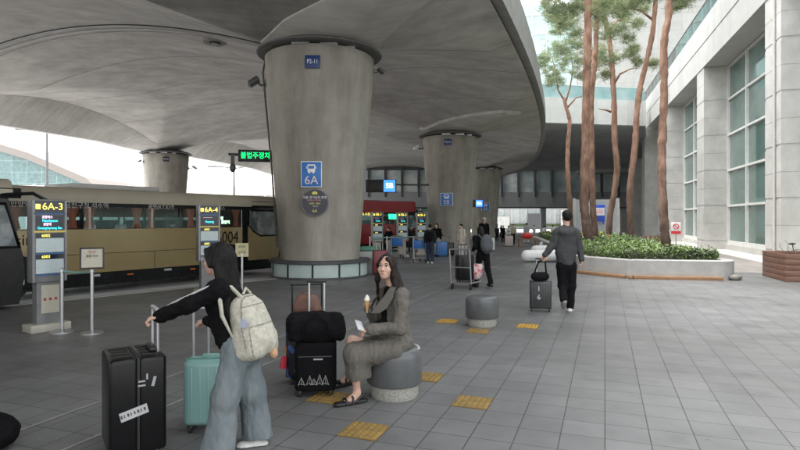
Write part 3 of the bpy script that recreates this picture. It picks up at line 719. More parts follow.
# ------------------------------------------------------------------ signs on the columns
def on_col(i, ang, z, out=.03):
    """frame on column i's face; ang is measured from the direction of the camera, + to the right"""
    c = cols[i][0]; base = math.atan2(-c.x, -c.y) ; th = math.atan2(-c.y, -c.x)+R(ang)
    H = HCOL+HC; r = 1.20+(1.66-1.2)*min(1, max(0, (z-.3)/(H-.72)))+out
    return (c.x+r*math.cos(th), c.y+r*math.sin(th), z), th+R(90)
def blue_bus_sign(name, lab, i, ang, z, wd, ht, txt):
    p, rz = on_col(i, ang, z, .05); s = thing(name, lab, 'sign', p, rz)
    MB().box((0,.0,0), (wd,.04,ht), bev=.01).build('plate', M_wtext, s); MB().box((0,-.022,0), (wd*.93,.006,ht*.94), bev=.002).build('face', M_blue, s)
    k = MB().box((0,-.03,ht*.23), (wd*.36,.008,ht*.30), bev=.012).box((-wd*.1,-.03,ht*.06), (wd*.07,.008,ht*.06)).box((wd*.1,-.03,ht*.06), (wd*.07,.008,ht*.06)).box((-wd*.215,-.03,ht*.26), (wd*.04,.008,ht*.09)).box((wd*.215,-.03,ht*.26), (wd*.04,.008,ht*.09))
    ic = k.build('bus_symbol', M_wtext, s); MB().box((0,-.036,ht*.27), (wd*.28,.006,ht*.11)).build('window_mark', M_blue, ic)
    text('lettering', txt, ht*.46, mat('pinkish_lettering', (.72,.60,.55), rough=.5), s, (0,-.03,-ht*.24))
    return s
blue_bus_sign('bus_stop_sign', 'blue 6A bus sign with white bus symbol on the nearest column', 0, -9.5, 3.02, .60, .74, '6A')
blue_bus_sign('bus_stop_sign', 'blue bus sign on the middle column above the waiting passengers', 1, -8, 2.93, .74, .74, '5B')
blue_bus_sign('bus_stop_sign', 'pale blue bus sign on the farthest column', 2, 6, 3.0, .8, .8, '5A')
p, rz = on_col(0, -6, 2.22, .05); s = thing('round_notice', 'round dark notice disc with yellow and pink writing on the nearest column', 'sign', p, rz)
M_navy = mat('navy_disc', (.022,.022,.035), (.03,.03,.045), rough=.35)
MB().tube([(0,.02,0), (0,-.02,0)], .39, 48).build('disc', M_navy, s)
rg = MB(); rg.tube([(.38*math.cos(a), -.022, .38*math.sin(a)) for a in np.linspace(0, 2*math.pi, 49)], .006, 6, cap=False); rg.build('rim', mat('rim_grey', (.3,.3,.36), rough=.4), s)
My, Mp = mat('yellow_lettering', (.75,.68,.12), rough=.5), mat('pink_lettering', (.75,.3,.36), rough=.5)
text('lettering', '서울 경기남부·광명', .085, M_wtext, s, (.0,-.024,.14)); text('lettering', '시외버스 승차장', .06, Mp, s, (-.02,-.024,.06))
text('lettering', '6004  6003', .07, My, s, (0,-.024,-.03)); text('lettering', '타는 곳', .05, M_wtext, s, (.02,-.024,-.11)); text('lettering', '6A', .12, My, s, (0,-.024,-.24))
kb = MB().box((0,-.026,.26), (.15,.008,.06), bev=.015).box((0,-.026,.29), (.09,.008,.05), bev=.012); kb.build('bus_symbol', My, s)
for i, tx in ((0, 'P2-11'), (1, 'P2-10'), (3, 'P3-10')):
    p, rz = on_col(i, {0:-7.0, 1:-4, 3:0}[i], 6.16 if i == 0 else 6.25, .05); s = thing('number_plate', {0:'blue P2-11 number plate high on the nearest column', 1:'blue number plate high on the middle column', 3:'blue number plate on the column beyond the coach'}[i], 'plate', p, rz)
    MB().box((0,0,0), (.42,.03,.36), bev=.006).build('plate', M_navy if i == 3 else mat('plate_navy', (.015,.045,.16), rough=.4), s); text('lettering', tx, .17, M_wtext, s, (0,-.018,0), squeeze=.8)
def floodlight(lab, i, ang, z, out=.35, white=False, sc_=1):
    p, rz = on_col(i, ang, z, .0); s = thing('floodlight', lab, 'floodlight', p, rz); mm = M_white if white else M_dark
    q = sc_
    MB().tube([(0,0,0), (0,-.2*q,-.05*q), (0,-.28*q,.02*q)], .035*q, 8).build('bracket', M_dark, s); MB().box((0,-.02,0), (.2*q,.05,.22*q)).build('mounting_plate', M_dark, s)
    rot = Euler((R(35), 0, R(10))).to_matrix()
    MB().box((0,-.42*q,.06*q), (.42*q,.36*q,.16*q), bev=.04*q, rot=rot).build('lamp_body', mm, s); h = MB().box((0,-.5*q,-.0*q), (.36*q,.24*q,.03*q), rot=rot).build('lens', M_glass if False else mat('lamp_lens', (.35,.36,.37), rough=.15), s)
    return s
floodlight('dark floodlight on a bracket at the left shoulder of the nearest column', 0, -98, 5.95, sc_=1.0)
floodlight('small dark floodlight at the top right of the nearest column', 0, 94, 6.42, sc_=.6)
floodlight('white floodlight at the top left of the middle column', 1, -85, 6.1, white=True)
floodlight('grey floodlight on the right of the column beyond the coach', 3, 80, 5.75, white=True, sc_=1.1)
floodlight('grey floodlight on the left of the column beyond the coach', 3, -70, 6.1, sc_=.7)

def led(name, lab, px, py, d, wd, ht, txt, col_, rz, hang=True, size=None, emit=3.0):
    p = D(px, d); z = HC+(HY-py)*d/F; s = thing(name, lab, 'sign', (p.x, p.y, z), rz)
    MB().box((0,0,0), (wd,.12,ht), bev=.012).build('housing', M_black, s)
    text('led_lettering', txt, size or ht*.72, mat('led_'+name, col_, col_, rough=.5, emit=emit), s, (0,-.066,0), squeeze=.88)
    zs = soffit_w(p.x, p.y)-z
    if hang:
        h = MB()
        for sx in (-.3, .3): h.cyl((wd*sx,0,ht/2-.01), (wd*sx,0,zs+.03), .03, n=8)
        h.build('hanger', M_dark, s)
    return s
led('parking_warning_board', 'green LED board on the left of the nearest column', 255.5, 156, 19.2, 1.14, .40, '불법주정차', (.0,.62,.12), R(12), hang=False, size=.245, emit=1.3)
bd_ = [o for o in bpy.data.objects if o.name.startswith('parking_warning_board')][0]
MB().cyl((-.9,.12,.05), (2.6,.2,.05), .045, n=8).box((-.75,.0,-.15), (.12,.12,.4)).ball((-.75,-.02,-.42), (.11,.11,.16)).build('arm', M_dark, bd_)
s = led('blue_display', 'blue lit display on a black board left of the middle column', 381, 186, 33, 1.8, .75, '', (.02,.02,.02), 0, hang=False)
MB().cyl((-.7,.08,.1), (2.9,.6,.1), .05, n=8).build('arm', M_dark, s)
MB().box((.5,-.066,0), (.68,.02,.68)).build('screen', mat('blue_screen', (.02,.10,.75), (.03,.14,.85), rough=.3, emit=1.2), s); text('lettering', '5B', .42, mat('screen_white', (.8,.85,1), rough=.5, emit=1.5), s, (.5,-.08,0))
s = led('blue_display', 'small blue lit display hanging between the middle and farthest columns', 477, 203.5, 36, .72, .48, '', (.02,.02,.02), 0, hang=False)
MB().cyl((-.2,.08,.1), (-.9,-.9,.1), .04, n=8).build('arm', M_dark, s)
MB().box((.13,-.066,0), (.42,.02,.42)).build('screen', MATS['blue_screen'], s); text('lettering', '5A', .26, MATS['screen_white'], s, (.13,-.08,0))

# ------------------------------------------------------------------ stop kiosks, stanchions
Mbe = mat('beige_housing', (.36,.34,.29), (.42,.40,.35), rough=.5); Mgh = mat('grey_housing', (.15,.152,.155), (.19,.192,.196), rough=.4)
Mled_y = mat('led_yellow', (.95,.72,.12), rough=.5, emit=.45); Mled_c = mat('led_cyan', (.05,.75,.85), rough=.5, emit=.45); Mscr = mat('dark_screen', (.015,.02,.03), (.02,.03,.05), rough=.15)
Mlist = mat('timetable_paper', (.44,.53,.55), (.54,.61,.61), rough=.3, scale=12, stretch=(1,1,6)); Mpap = mat('beige_paper', (.40,.375,.30), (.47,.44,.36), rough=.5, scale=14, stretch=(1,1,5)); Mylw = mat('yellow_strip', (.62,.48,.12), rough=.5); Mpink = mat('pink_lettering_lit', (.8,.5,.75), rough=.5, emit=.8)
def kiosk(lab, p, rz, k, head, full=True, housing=None):
    s = thing('bus_stop_kiosk', lab, 'information kiosk', p, rz, 'bus stop information kiosks')
    hs_ = housing or Mgh
    def bx(c, z, b=0): return MB().box(tuple(x*k for x in c), tuple(x*k for x in z), bev=b*k)
    bx((0,0,1.42), (.50,.20,1.30), .015).build('housing', hs_, s); bx((0,.02,.44), (.34,.16,.66)).build('pedestal', hs_, s); bx((0,.0,.06), (.58,.34,.12), .01).build('plinth', Mbe, s)
    bx((0,-.103,1.955), (.46,.012,.19)).build('header', Mscr, s); bx((0,-.104,1.845), (.46,.012,.028)).build('blue_band', mat('muted_blue', (.04,.10,.22), rough=.4), s)
    text('lettering', head, .155*k, Mled_y, s, (.04*k,-.112*k,1.955*k)); bx((-.17,-.112,1.955), (.07,.006,.08), .012).build('bus_symbol', Mled_y, s)
    c = bx((0,-.103,1.70), (.40,.012,.24)).build('screen', Mscr, s)
    for j, (tx, mm, zz, sz) in enumerate((('공항버스', Mpink, 1.79, .05), ('Nonhyeon', Mled_c, 1.735, .062), ('광명역', Mpink, 1.675, .05), ('Gwangmyeong Stn.', Mled_c, 1.62, .055)) if full else (('────', Mpink, 1.77, .06), ('Anyang', Mled_c, 1.68, .08))):
        text('lettering', tx, sz*k, mm, s, ((-.04 if j%2 == 0 else .0)*k, -.112*k, zz*k), squeeze=.85)
    bx((0,-.106,1.565), (.46,.014,.03)).build('yellow_strip', Mylw, s)
    for z0, t in ((1.36, '6002'), (1.03, '6003')):
        bx((0,-.103,z0+.14), (.40,.012,.075)).build('route_header', Mscr, s); text('lettering', t, .062*k, Mled_y, s, (-.06*k,-.112*k,(z0+.14)*k))
        bx((0,-.103,z0-.01), (.40,.012,.22)).build('timetable', Mlist, s); bx((0,-.104,z0-.14), (.40,.012,.03)).build('blue_band', MATS['muted_blue'], s)
    if full:
        n_ = bx((.02,-.066,.5), (.26,.012,.44)).build('notice', Mpap, s)
        for q in (-.08, 0, .08): bx((.02+q,-.074,.5), (.035,.006,.04)).build('red_mark', mat('red_print', (.3,.03,.05), rough=.5), n_)
    for sx in (-.232, .232): bx((sx,-.1,1.42), (.035,.02,1.28)).build('edge_trim', mat('trim_grey', (.22,.225,.23), rough=.4, metal=.5), s)
    return s
kiosk('tall grey 6A-3 bus stop kiosk at the left with lit yellow header', D(47, 8.75), ray(47)+R(22), .985, '6A-3')
kiosk('6A-4 bus stop kiosk beside the head of the woman in black', D(208, 13.1), ray(208)+R(18), 1.0, '6A-4', full=False)
for px, d, lab, hd in ((377, 24.5, 'beige kiosk left of the three by the red coach', '5B-1'), (402, 26, 'beige kiosk in the middle of the three by the red coach', '5B-2'), (421, 27.5, 'beige kiosk right of the three by the red coach', '5B-3')):
    kiosk(lab, D(px, d), ray(px)+R(20), 1.0, hd, full=False, housing=Mbe)
def stanchion(lab, px, py, sign=None, h=.92, d=None):
    p = G(px, py) if d is None else D(px, d); s = thing('steel_stanchion', lab, 'stanchion', p, ray(px), 'stanchions along the coach bays')
    MB().lathe([(.17,0), (.17,.012), (.05,.03), (.025,.05)], n=28).build('base', M_steel, s); MB().lathe([(.025,.03), (.025,h), (.034,h+.005), (.034,h+.05), (.02,h+.06)], n=14).build('post', M_steel, s)
    if sign == 'black':
        f = MB().box((0,-.03,h+.22), (.33,.025,.33), bev=.006, rot=Euler((R(-12),0,0)).to_matrix()).build('sign_frame', M_black, s)
        MB().box((0,-.046,h+.22), (.28,.008,.28), rot=Euler((R(-12),0,0)).to_matrix()).build('paper', Mpap, f)
        for tx, sz, zz, mm in (('안 내', .045, .10, mat('red_print', (.3,.03,.05))), ('줄을 서서', .04, .035, mat('ink', (.05,.05,.05))), ('기다려 주세요', .036, -.02, mat('ink', (.05,.05,.05))), ('Please line up', .03, -.085, MATS['red_print'])):
            text('lettering', tx, sz, mm, f, (0, -.052-zz*math.tan(R(-12))*-1, h+.22+zz), rot=(R(78),0,0))
    if sign == 'yellow':
        f = MB().box((0,-.02,h+.12), (.26,.02,.28)).build('sign_board', mat('pale_yellow_board', (.42,.385,.22), (.48,.44,.27), rough=.5), s); text('lettering', '6004', .07, mat('ink', (.05,.05,.05)), f, (0,-.032,h+.19)); text('lettering', '승차홈', .06, mat('ink', (.05,.05,.05)), f, (0,-.032,h+.07))
    return s
s1 = stanchion('steel stanchion beside the 6A-3 kiosk without any board', 62, 332); s2 = stanchion('steel stanchion carrying a black framed beige notice', 92, 333, 'black')
stanchion('pale post with a yellow board behind the woman in black', 242, 288, 'yellow', h=.98, d=11.6)
pa, pb = s1.location, s2.location
o = MB().tube([(pa.x, pa.y, .93), ((pa.x+pb.x)/2, (pa.y+pb.y)/2, .915), (pb.x, pb.y, .93)], .022, 6).build('belt', mat('teal_belt', (.16,.28,.25), rough=.6)); tag(o, 'teal retractable belt stretched between the two left stanchions', 'belt')
for px, d, lab in ((370, 22.5, 'far stanchion at the left of the red coach queue'), (387, 22.8, 'far stanchion in the middle of the red coach queue'), (414, 23.2, 'far stanchion at the right of the red coach queue')):
    stanchion(lab, px, 0, d=d, h=1.0)
o = MB().tube([D(370,22.5,1.02), D(387,22.8,1.0), D(414,23.2,1.02)], .03, 6).build('belt', MATS['teal_belt']); tag(o, 'pale belt strung between the far stanchions by the red coach', 'belt')

# ------------------------------------------------------------------ grey panel wall, signs and planters near the terminal
pn = thing('panel_wall', 'grey partition panel with a blue sign behind the pines', 'partition', D(596, 46), R(-4))
MB().box((0,0,1.75), (3.3,.15,3.3)).build('panel', mat('panel_grey', (.36,.37,.38), (.42,.43,.44), rough=.5), pn, smooth=None); MB().box((-1.75,.0,1.75), (.2,.2,3.5)).box((1.75,0,1.75), (.2,.2,3.5)).build('post', M_stone, pn)
sg = thing('blue_sign_board', 'blue and white sign board on the grey partition', 'sign', D(599.5, 45.6, 2.28), R(-4)); MB().box((0,0,0), (.85,.05,1.35), bev=.03).box((.3,0,-.75),(.12,.05,.3)).build('board', mat('royal_blue', (.03,.08,.50), rough=.4), sg); MB().box((-.0,-.03,.12), (.78,.02,.62)).build('white_panel', M_white, sg)
for z in (.28, .15, .02): MB().box((-.02,-.045,z), (.55,.01,.05)).build('red_line', MATS['pink_lettering'], sg)
wb = thing('warning_sign', 'small red and white no entry sign on a thin post at the terminal wall', 'sign', D(676, 29.5), R(-25))
MB().cyl((0,0,0), (0,0,1.0), .025, n=8).build('post', M_steel, wb); MB().box((0,-.03,1.3), (.46,.02,.62), bev=.01).build('board', M_white, wb); MB().box((0,-.045,1.06), (.46,.012,.16)).build('red_band', mat('sign_red', (.6,.03,.03), rough=.5), wb)
rg = MB().tube([(.13*math.cos(a), -.047, 1.38+.13*math.sin(a)) for a in np.linspace(0, 2*math.pi, 25)], .022, 6, cap=False).cyl((-.09,-.047,1.47), (.09,-.047,1.29), .02, n=6).build('ring', MATS['sign_red'], wb)
M_wood = mat('red_brown_wood', (.11,.055,.038), (.19,.10,.068), rough=.5, scale=2.5, stretch=(1.5,1.5,14), bump=.1)
def wood_planter(lab, c, rz, wx, wy, h):
    s = thing('wooden_planter', lab, 'planter', c, rz, 'wooden planters by the terminal'); n = 5
    for i in range(n):
        z = h*(i+.5)/n; m = MB()
        m.box((0,-wy/2+.02,z), (wx,.04,h/n-.008), bev=.004).box((0,wy/2-.02,z), (wx,.04,h/n-.008), bev=.004).box((-wx/2+.02,0,z), (.04,wy-.082,h/n-.008), bev=.004).box((wx/2-.02,0,z), (.04,wy-.082,h/n-.008), bev=.004)
        m.build('plank_course', M_wood, s)
    MB().box((0,0,h*.42), (wx-.09,wy-.09,h*.8)).build('soil', MATS['soil'], s); return s
c0 = G(786,282); c1 = G(758,275.6)
wp = wood_planter('large red brown wooden planter at the right edge with wiry plants', (c0.x+1.09, c0.y+.66, 0), -BA, 1.75, 1.85, .78)
for q, (lab, x, y, s_) in enumerate((('dark bicycle parked behind the wooden planter', .1, 0, 1),)):
    bk = thing('bicycle', lab, 'bicycle', (c0.x+2.2, c0.y+2.6, 0), R(12)); Mbk = mat('bike_black', (.03,.03,.032), rough=.35); Mch = M_steel
    for wx in (-.52, .52):
        wh = MB().tube([(wx+.33*math.cos(a), 0, .34+.33*math.sin(a)) for a in np.linspace(0, 2*math.pi, 33)], .02, 8, cap=False).build('wheel', M_rub, bk)
        sp = MB()
        for a in np.linspace(0, math.pi, 9)[:-1]: sp.cyl((wx-.32*math.cos(a),0,.34-.32*math.sin(a)), (wx+.32*math.cos(a),0,.34+.32*math.sin(a)), .003, n=4)
        sp.build('spokes', Mch, wh)
    MB().tube([(-.52,0,.34), (-.12,0,.36), (.36,0,.78), (-.2,0,.74), (-.12,0,.36)], .017, 8).tube([(-.52,0,.34), (-.2,0,.74), (-.24,0,.92)], .014, 8).tube([(.52,0,.34), (.36,0,.78), (.33,0,1.02)], .016, 8).build('frame', Mbk, bk)
    MB().tube([(.18,-.28,1.06), (.34,-.2,1.05), (.36,0,1.03), (.34,.2,1.05), (.18,.28,1.06)], .014, 8).build('handlebar', Mch, bk); MB().ball((-.26,0,.95), (.14,.07,.035)).build('saddle', M_black, bk); MB().tube([(.36,-.08,.9), (.62,-.08,.88), (.62,.18,.88), (.36,.18,.9)], .012, 6).box((.5,.05,.78), (.26,.28,.2)).build('basket', M_dark, bk)
tw = MB(); rnd = random.Random(4)
for i in range(16):
    x, y = rnd.uniform(-.6,.6), rnd.uniform(-.6,.6); p = [(x, y, .6)]
    for j in range(4): p.append((p[-1][0]+rnd.uniform(-.12,.12), p[-1][1]+rnd.uniform(-.12,.12), p[-1][2]+rnd.uniform(.05,.16)))
    tw.tube(p, [.012,.01,.008,.006,.004], 5)
tag(tw.build('dry_twigs', mat('twig', (.07,.055,.045), (.12,.1,.08), rough=.8), wp), kind='stuff')
wood_planter('small red brown wooden planter far off beside the third pier', D(654, 39), -BA, 1.2, 1.0, .62)

# white rounded benches and red bag rack behind the hooded man
for px, d, lab in ((545, 22.9, 'white rounded bench directly behind the hooded man, nearest of three'), (551, 27, 'middle white rounded bench behind the hooded man'), (556, 32, 'farthest white rounded bench behind the hooded man')):
    s = thing('rounded_bench', lab, 'bench', D(px, d), R(4), 'white rounded benches')
    soft('seat', [C((-.75,0,.26), (1.6,0,.26), .24, k=.01), CUT((0,0,.03), (0,0,-1))], .03, M_white, s); MB().box((.4,0,.035), (1.9,.28,.07)).build('plinth', M_dark, s)
s = thing('luggage_rack', 'low timber framed rack with a red bag on top in the distance', 'rack', D(527, 36), 0); MB().box((0,0,.5), (1.1,.5,.05)).build('shelf', M_tim, s)
for x in (-.5,.5):
    for y in (-.2,.2): MB().box((x,y,.24), (.06,.06,.48)).build('leg', M_tim, s)
o = soft('red_bag', [E((0,0,.18), (.36,.2,.2)), C((-.15,0,.3), (.15,0,.36), .04)], .03, mat('bright_red', (.6,.03,.03), rough=.5)); o.location = D(527, 36, .52); tag(o, 'bright red bag lying on the low timber rack', 'bag')
# ------------------------------------------------------------------ coaches
M_gold = mat('gold_coach_paint', (.31,.235,.115), (.375,.29,.145), rough=.3, scale=.5, metal=.25, coat=.4)
M_goldr = mat('gold_coach_roof', (.36,.32,.25), (.42,.38,.30), rough=.4, scale=.6)
M_redp = mat('red_coach_paint', (.26,.012,.018), (.32,.016,.022), rough=.3, scale=.5, coat=.4)
M_bblk = mat('coach_black', (.006,.006,.007), (.011,.011,.012), rough=.25, spec=.35)
M_curt = mat('orange_curtain', (.42,.13,.08), (.58,.22,.13), rough=.8, scale=30, stretch=(1,1,.05))
M_seat = mat('seat_fabric', (.03,.03,.04), (.06,.06,.07), rough=.8); M_chr = mat('chrome', (.55,.56,.57), rough=.3, metal=.55)
def coach(lab, p, rz, L=11.6, Wd=2.3, H=2.62, paint=None, roof=None, number=None, side_text=None, door=True, name='coach', group='coaches at the bays', wheels=(2.3, 8.3), lower=None, curtains=True):
    s = thing(name, lab, 'coach', (p[0], p[1], -.104), rz, group); paint = paint or M_gold; roof = roof or M_goldr
    x0, x1 = -L, 0.0; wb, wt = 1.60, 2.25                                    # window band
    fr = door and 1.75 or 0.05
    MB().box(((x0+x1-fr)/2, Wd/2, (wb+.5)/2), (L-fr, Wd, wb-.5), bev=.03).build('body', paint, s)
    MB().box(((x0+x1-fr)/2, Wd/2, .34), (L-fr-.02, Wd-.04, .318)).build('skirt', M_bblk, s)
    MB().loft([[(x, y, z) for y, z in ((0,wt+.0), (-.015,wt+.14), (.06,H-.06), (.25,H), (Wd-.25,H), (Wd-.06,H-.06), (Wd,wt))] for x in (x0, x0+.2, -.55, -.25)]).build('roof', roof, s, smooth=60)
    for yy_, nm in ((.02, 1), (Wd-.02, 0)):
        g_ = MB().box(((x0+x1)/2-fr/2, yy_, (wb+wt)/2), (L-fr-.05, .012, wt-wb-.004)).build('window_band', M_busglass, s, smooth=None)
        fm = MB(); xs_ = np.arange(-fr-.02, x0, -1.65)
        for x in xs_: fm.box((x, yy_+(.018 if nm else -.018), (wb+wt)/2), (.09, .022, wt-wb-.006))
        fm.build('pillar', M_bblk, g_, smooth=None); MB().box(((x0+x1)/2-fr/2, yy_+(-.011 if nm else .011), wt-.05), (L-fr-.05,.006,.10)).build('tinted_top', M_bblk, g_, smooth=None) if nm else None
    MB().box(((x0+x1-fr)/2, Wd/2, wb-.06), (L-fr-.1, Wd-.1, .03)).build('deck_floor', M_bblk, s, smooth=None)
    for x in np.arange(-fr-.9, x0+.8, -.82):
        for y in (.45, Wd-.45):
            MB().box((x, y, 1.64), (.16,.62,.36), bev=.05).build('seat', M_seat, s)
    if curtains:
        for x in np.arange(-fr-.02, x0+.5, -1.65):
            for sx in (-.2, .2):
                if x+sx > -fr: continue
                n = 9; MB().loft([[(x+sx+(i/(n-1)-.5)*.34*wd_, .06+.018*math.sin(i*2.4), z) for i in range(n)]+[(x+sx+(i/(n-1)-.5)*.34*wd_, .075+.018*math.sin(i*2.4), z) for i in range(n-1,-1,-1)] for z, wd_ in ((1.62,.75), (1.85,.45), (2.2,1.0))]).build('curtain', M_curt, s)
        vl = MB(); 
        vl.box(((x0-fr)/2, Wd-.09, 2.06), (L-fr-.3,.01,.30)).build('far_curtain', M_curt, s)
    # panel seams and lockers
    sm = MB(); sm.box(((x0+x1-fr)/2, -.001, .98), (L-fr,.006,.012))
    for x in np.arange(-fr-1.4, x0, -1.65): sm.box((x, -.001, .745), (.012,.006,.46))
    sm.build('panel_seam', M_bblk, s, smooth=None)
    for x in (-4.4, -6.4): MB().box((x, -.004, .44), (.22,.02,.06)).build('locker_handle', M_chr, s, smooth=None)
    for x in (-3.6, -5.5): MB().box((x, -.004, .40), (.16,.015,.035)).build('marker_lamp', mat('amber_lamp', (.55,.12,.02), rough=.2), s, smooth=None)
    for wx in wheels:
        for y in (.16, Wd-.16):
            t = MB().tube([(-wx, y-.14, .48), (-wx, y-.10, .48), (-wx, y+.12, .48)], [.45,.48,.48], 36).build('wheel', M_rub, s)
            if y < 1:
                MB().tube([(-wx, y-.152, .48), (-wx, y-.13, .48)], [.27,.29], 30).build('rim', mat('rim_metal', (.16,.16,.165), rough=.4, metal=.6), t)
                MB().tube([(-wx, y-.185, .48), (-wx, y-.14, .48)], [.09,.12], 16).build('hub', M_dark, t)
                for a in range(10): MB().cyl((-wx+.2*math.cos(a*.628), y-.175, .48+.2*math.sin(a*.628)), (-wx+.2*math.cos(a*.628), y-.15, .48+.2*math.sin(a*.628)), .02, n=6).build('wheel_nut', M_chr, t)
        MB().prism_y([(-wx+.62*math.cos(a), .46+.62*math.sin(a)) for a in np.linspace(-.3, math.pi+.3, 22)], -.008, -.002).build('wheel_arch', M_bblk, s, smooth=None)
    # front section: raked screen, door with cut-down window, dark cab
    if door:
        MB().prism_y([(-fr-.01,.2), (-.12,.2), (-.02,.75), (-.06,1.15), (-.32,wt+.06), (-fr-.01,wt+.06)], .06, Wd-.06).build('cab', M_bblk, s, smooth=None)
        MB().prism_y([(-1.5,.52), (-.2,.52), (-.10,1.28), (-1.02,1.28), (-1.32,1.48), (-1.5,1.62)], .02, .055).build('door', paint, s, smooth=None)
        MB().prism_y([(-1.4,1.58), (-1.24,1.47), (-.98,1.33), (-.16,1.33), (-.36,2.1), (-1.4,2.1)], .045, .058).build('door_window', mat('grey_reflecting_glass', (.08,.10,.11), (.22,.25,.26), rough=.06, scale=3, lo=.45, hi=.6), s, smooth=None)
        MB().tube([(-1.44,.03,1.62), (-1.3,.03,1.46), (-1.0,.03,1.30), (-.12,.03,1.30), (-.36,.03,2.14), (-1.44,.03,2.14), (-1.44,.03,1.62)], .03, 6).build('door_frame', M_bblk, s)
        MB().loft([[(-.02,.1,.78), (-.07,.1,1.15), (-.32,.1,2.2), (-.40,.1,2.2), (-.14,.1,1.1), (-.1,.1,.78)], [(.12,Wd/2,.78), (.06,Wd/2,1.15), (-.2,Wd/2,2.2), (-.3,Wd/2,2.2), (-.1,Wd/2,1.1), (0,Wd/2,.78)], [(-.02,Wd-.1,.78), (-.07,Wd-.1,1.15), (-.32,Wd-.1,2.2), (-.40,Wd-.1,2.2), (-.14,Wd-.1,1.1), (-.1,Wd-.1,.78)]]).build('windscreen', mat('windscreen', (.02,.025,.03), rough=.04, spec=.9), s, smooth=None)
        MB().tube([(-.45,.02,2.3), (.05,-.12,2.34), (.28,-.2,2.2), (.3,-.2,1.98)], .035, 8).box((.3,-.2,1.72), (.12,.2,.5), bev=.04).build('mirror', M_bblk, s)
        MB().box((-.02,.35,.62), (.06,.4,.16), bev=.03).box((-.02,Wd-.35,.62), (.06,.4,.16), bev=.03).build('headlight', M_white, s)
        MB().box((-.75,.02,2.34), (1.3,.05,.2), bev=.02).build('destination_visor', M_bblk, s)
    if number: text('number', number, .52, M_bblk, s, (-2.35,-.006,1.27), squeeze=.82)
    if side_text:
        for tx, x, sz in side_text: text('window_lettering', tx, sz, mat('pale_window_lettering', (.42,.40,.38), rough=.5), s, (x,-.004,2.175), squeeze=1.0)
    return s
HB = R(56)
gold = coach('gold coach numbered 6004 standing along the bay behind the kiosks', (-4.03,19.3), HB, number='6004', side_text=(('공항버스', -2.7, .14), ('광명(KTX)역', -4.6, .15), ('금천구청 석수역', -6.6, .16), ('관악역 안양역', -8.3, .15)))
text('lettering', 'Limousine', .36, M_bblk, gold, (-8.35,-.006,1.36), squeeze=.95)
ld = MB().box((-2.55,.05,1.82), (.9,.03,.24)).build('route_display', M_black, gold); text('led_lettering', '인천공항', .12, mat('led_pale', (.55,1,.6), rough=.5, emit=2), ld, (-2.7,.03,1.87)); text('led_lettering', '광명역', .12, MATS['led_pale'], ld, (-2.4,.03,1.75))
MB().box((-5.6,1.1,2.68), (2.4,1.5,.13), bev=.05).build('roof_unit', mat('roof_grey', (.40,.39,.37), rough=.5), gold)
MB().box((-9.3,1.1,2.67), (2.2,1.5,.11), bev=.05).build('roof_unit', MATS['roof_grey'], gold)
coach('dark fronted gold coach cut off by the left edge of the view', (-7.25,10.9), R(53), L=8, paint=M_bblk, name='coach', wheels=(2.3,6.3))
red = coach('dark red coach beyond the nearest column with its dark cab to the right', (1.15,33.5), R(38), L=10.5, paint=M_redp, roof=M_redp, H=2.95, curtains=False, name='coach', wheels=(2.3,7.5))
MB().box((-2.6,-.01,1.9), (1.2,.02,.28)).build('route_display', M_black, red); text('led_lettering', '5000 수원', .2, Mled_y, red, (-4.0,-.03,2.14)); text('led_lettering', '서울', .2, Mled_y, red, (-6.0,-.03,2.14))
MB().box((-1.9,-.012,2.02), (.8,.02,.3)).build('green_display', mat('green_panel', (.02,.5,.25), rough=.4, emit=.8), red)
wc = coach('white roofed coach standing beyond the gold coach', (-8.6,33), R(58), L=10, paint=M_white, roof=mat('white_roof', (.62,.60,.56), (.68,.66,.62), rough=.5), curtains=False, H=3.05, wheels=(2.3,7.5), door=False)

# ------------------------------------------------------------------ far left: lamps, covered walk, arched glass hall
def lamp(lab, px, d, top, arms=1):
    p = D(px, d); Ht = HC+(HY-top)*d/F; s = thing('street_lamp', lab, 'street lamp', p, 0, 'street lamps beyond the roadway')
    Mlp = mat('lamp_post_grey', (.13,.13,.135), (.17,.17,.175), rough=.5)
    MB().cyl((0,0,-.1), (0,0,Ht), .14, .09, n=10).build('pole', Mlp, s)
    for sg_ in ((-1, 1) if arms == 2 else (-1,)):
        MB().tube([(0,0,Ht-.05), (sg_*1.2,0,Ht+.12), (sg_*2.2,0,Ht+.18)], .07, 8).build('arm', Mlp, s); MB().box((sg_*2.4,0,Ht+.17), (1.0,.3,.16), bev=.04).build('lamp_head', Mlp, s)
    return s
lamp('street lamp with a long arm standing before the white sky at the left', 47, 52, 131, 2)
lamp('small street lamp between the gold coach and the LED board', 234, 62, 168, 2)
wk = thing('covered_walk', 'long pale covered walkway with a low curved roof beyond the coaches', 'walkway', D(130, 75), R(6)); q = 75/F
MB().loft([[(x, -2, 5.0), (x, -1.2, 5.9), (x, 0, 6.3), (x, 1.2, 5.9), (x, 2, 5.0)] for x in (-30, 45)], cap=True).build('roof', mat('walk_roof', (.36,.28,.25), (.45,.38,.35), rough=.5, scale=.5), wk, smooth=60)
for i in range(26): MB().tube([(-30+i*3, -2.05, 4.9), (-30+i*3, -1.25, 5.96), (-30+i*3, 0, 6.36)], .09, 6).build('rib', M_white, wk)
MB().box((7.5,0,2.5), (75,.1,4.8)).build('glazing', M_greenglass, wk, smooth=None)
for i in range(26): MB().cyl((-30+i*3,-1.9,-.1), (-30+i*3,-1.9,5), .1, n=8).build('post', M_white, wk)
hall = thing('arched_glass_hall', 'distant glass hall with a curved pale roof edge at the far left', 'building', (0,0,0)); dh = 120
hp = [((px-400)*dh/F, HC+(HY-py)*dh/F) for px, py in ((-120,132), (-60,137), (0,150), (30,159), (60,172), (88,184), (96,192), (96,230), (-120,230))]
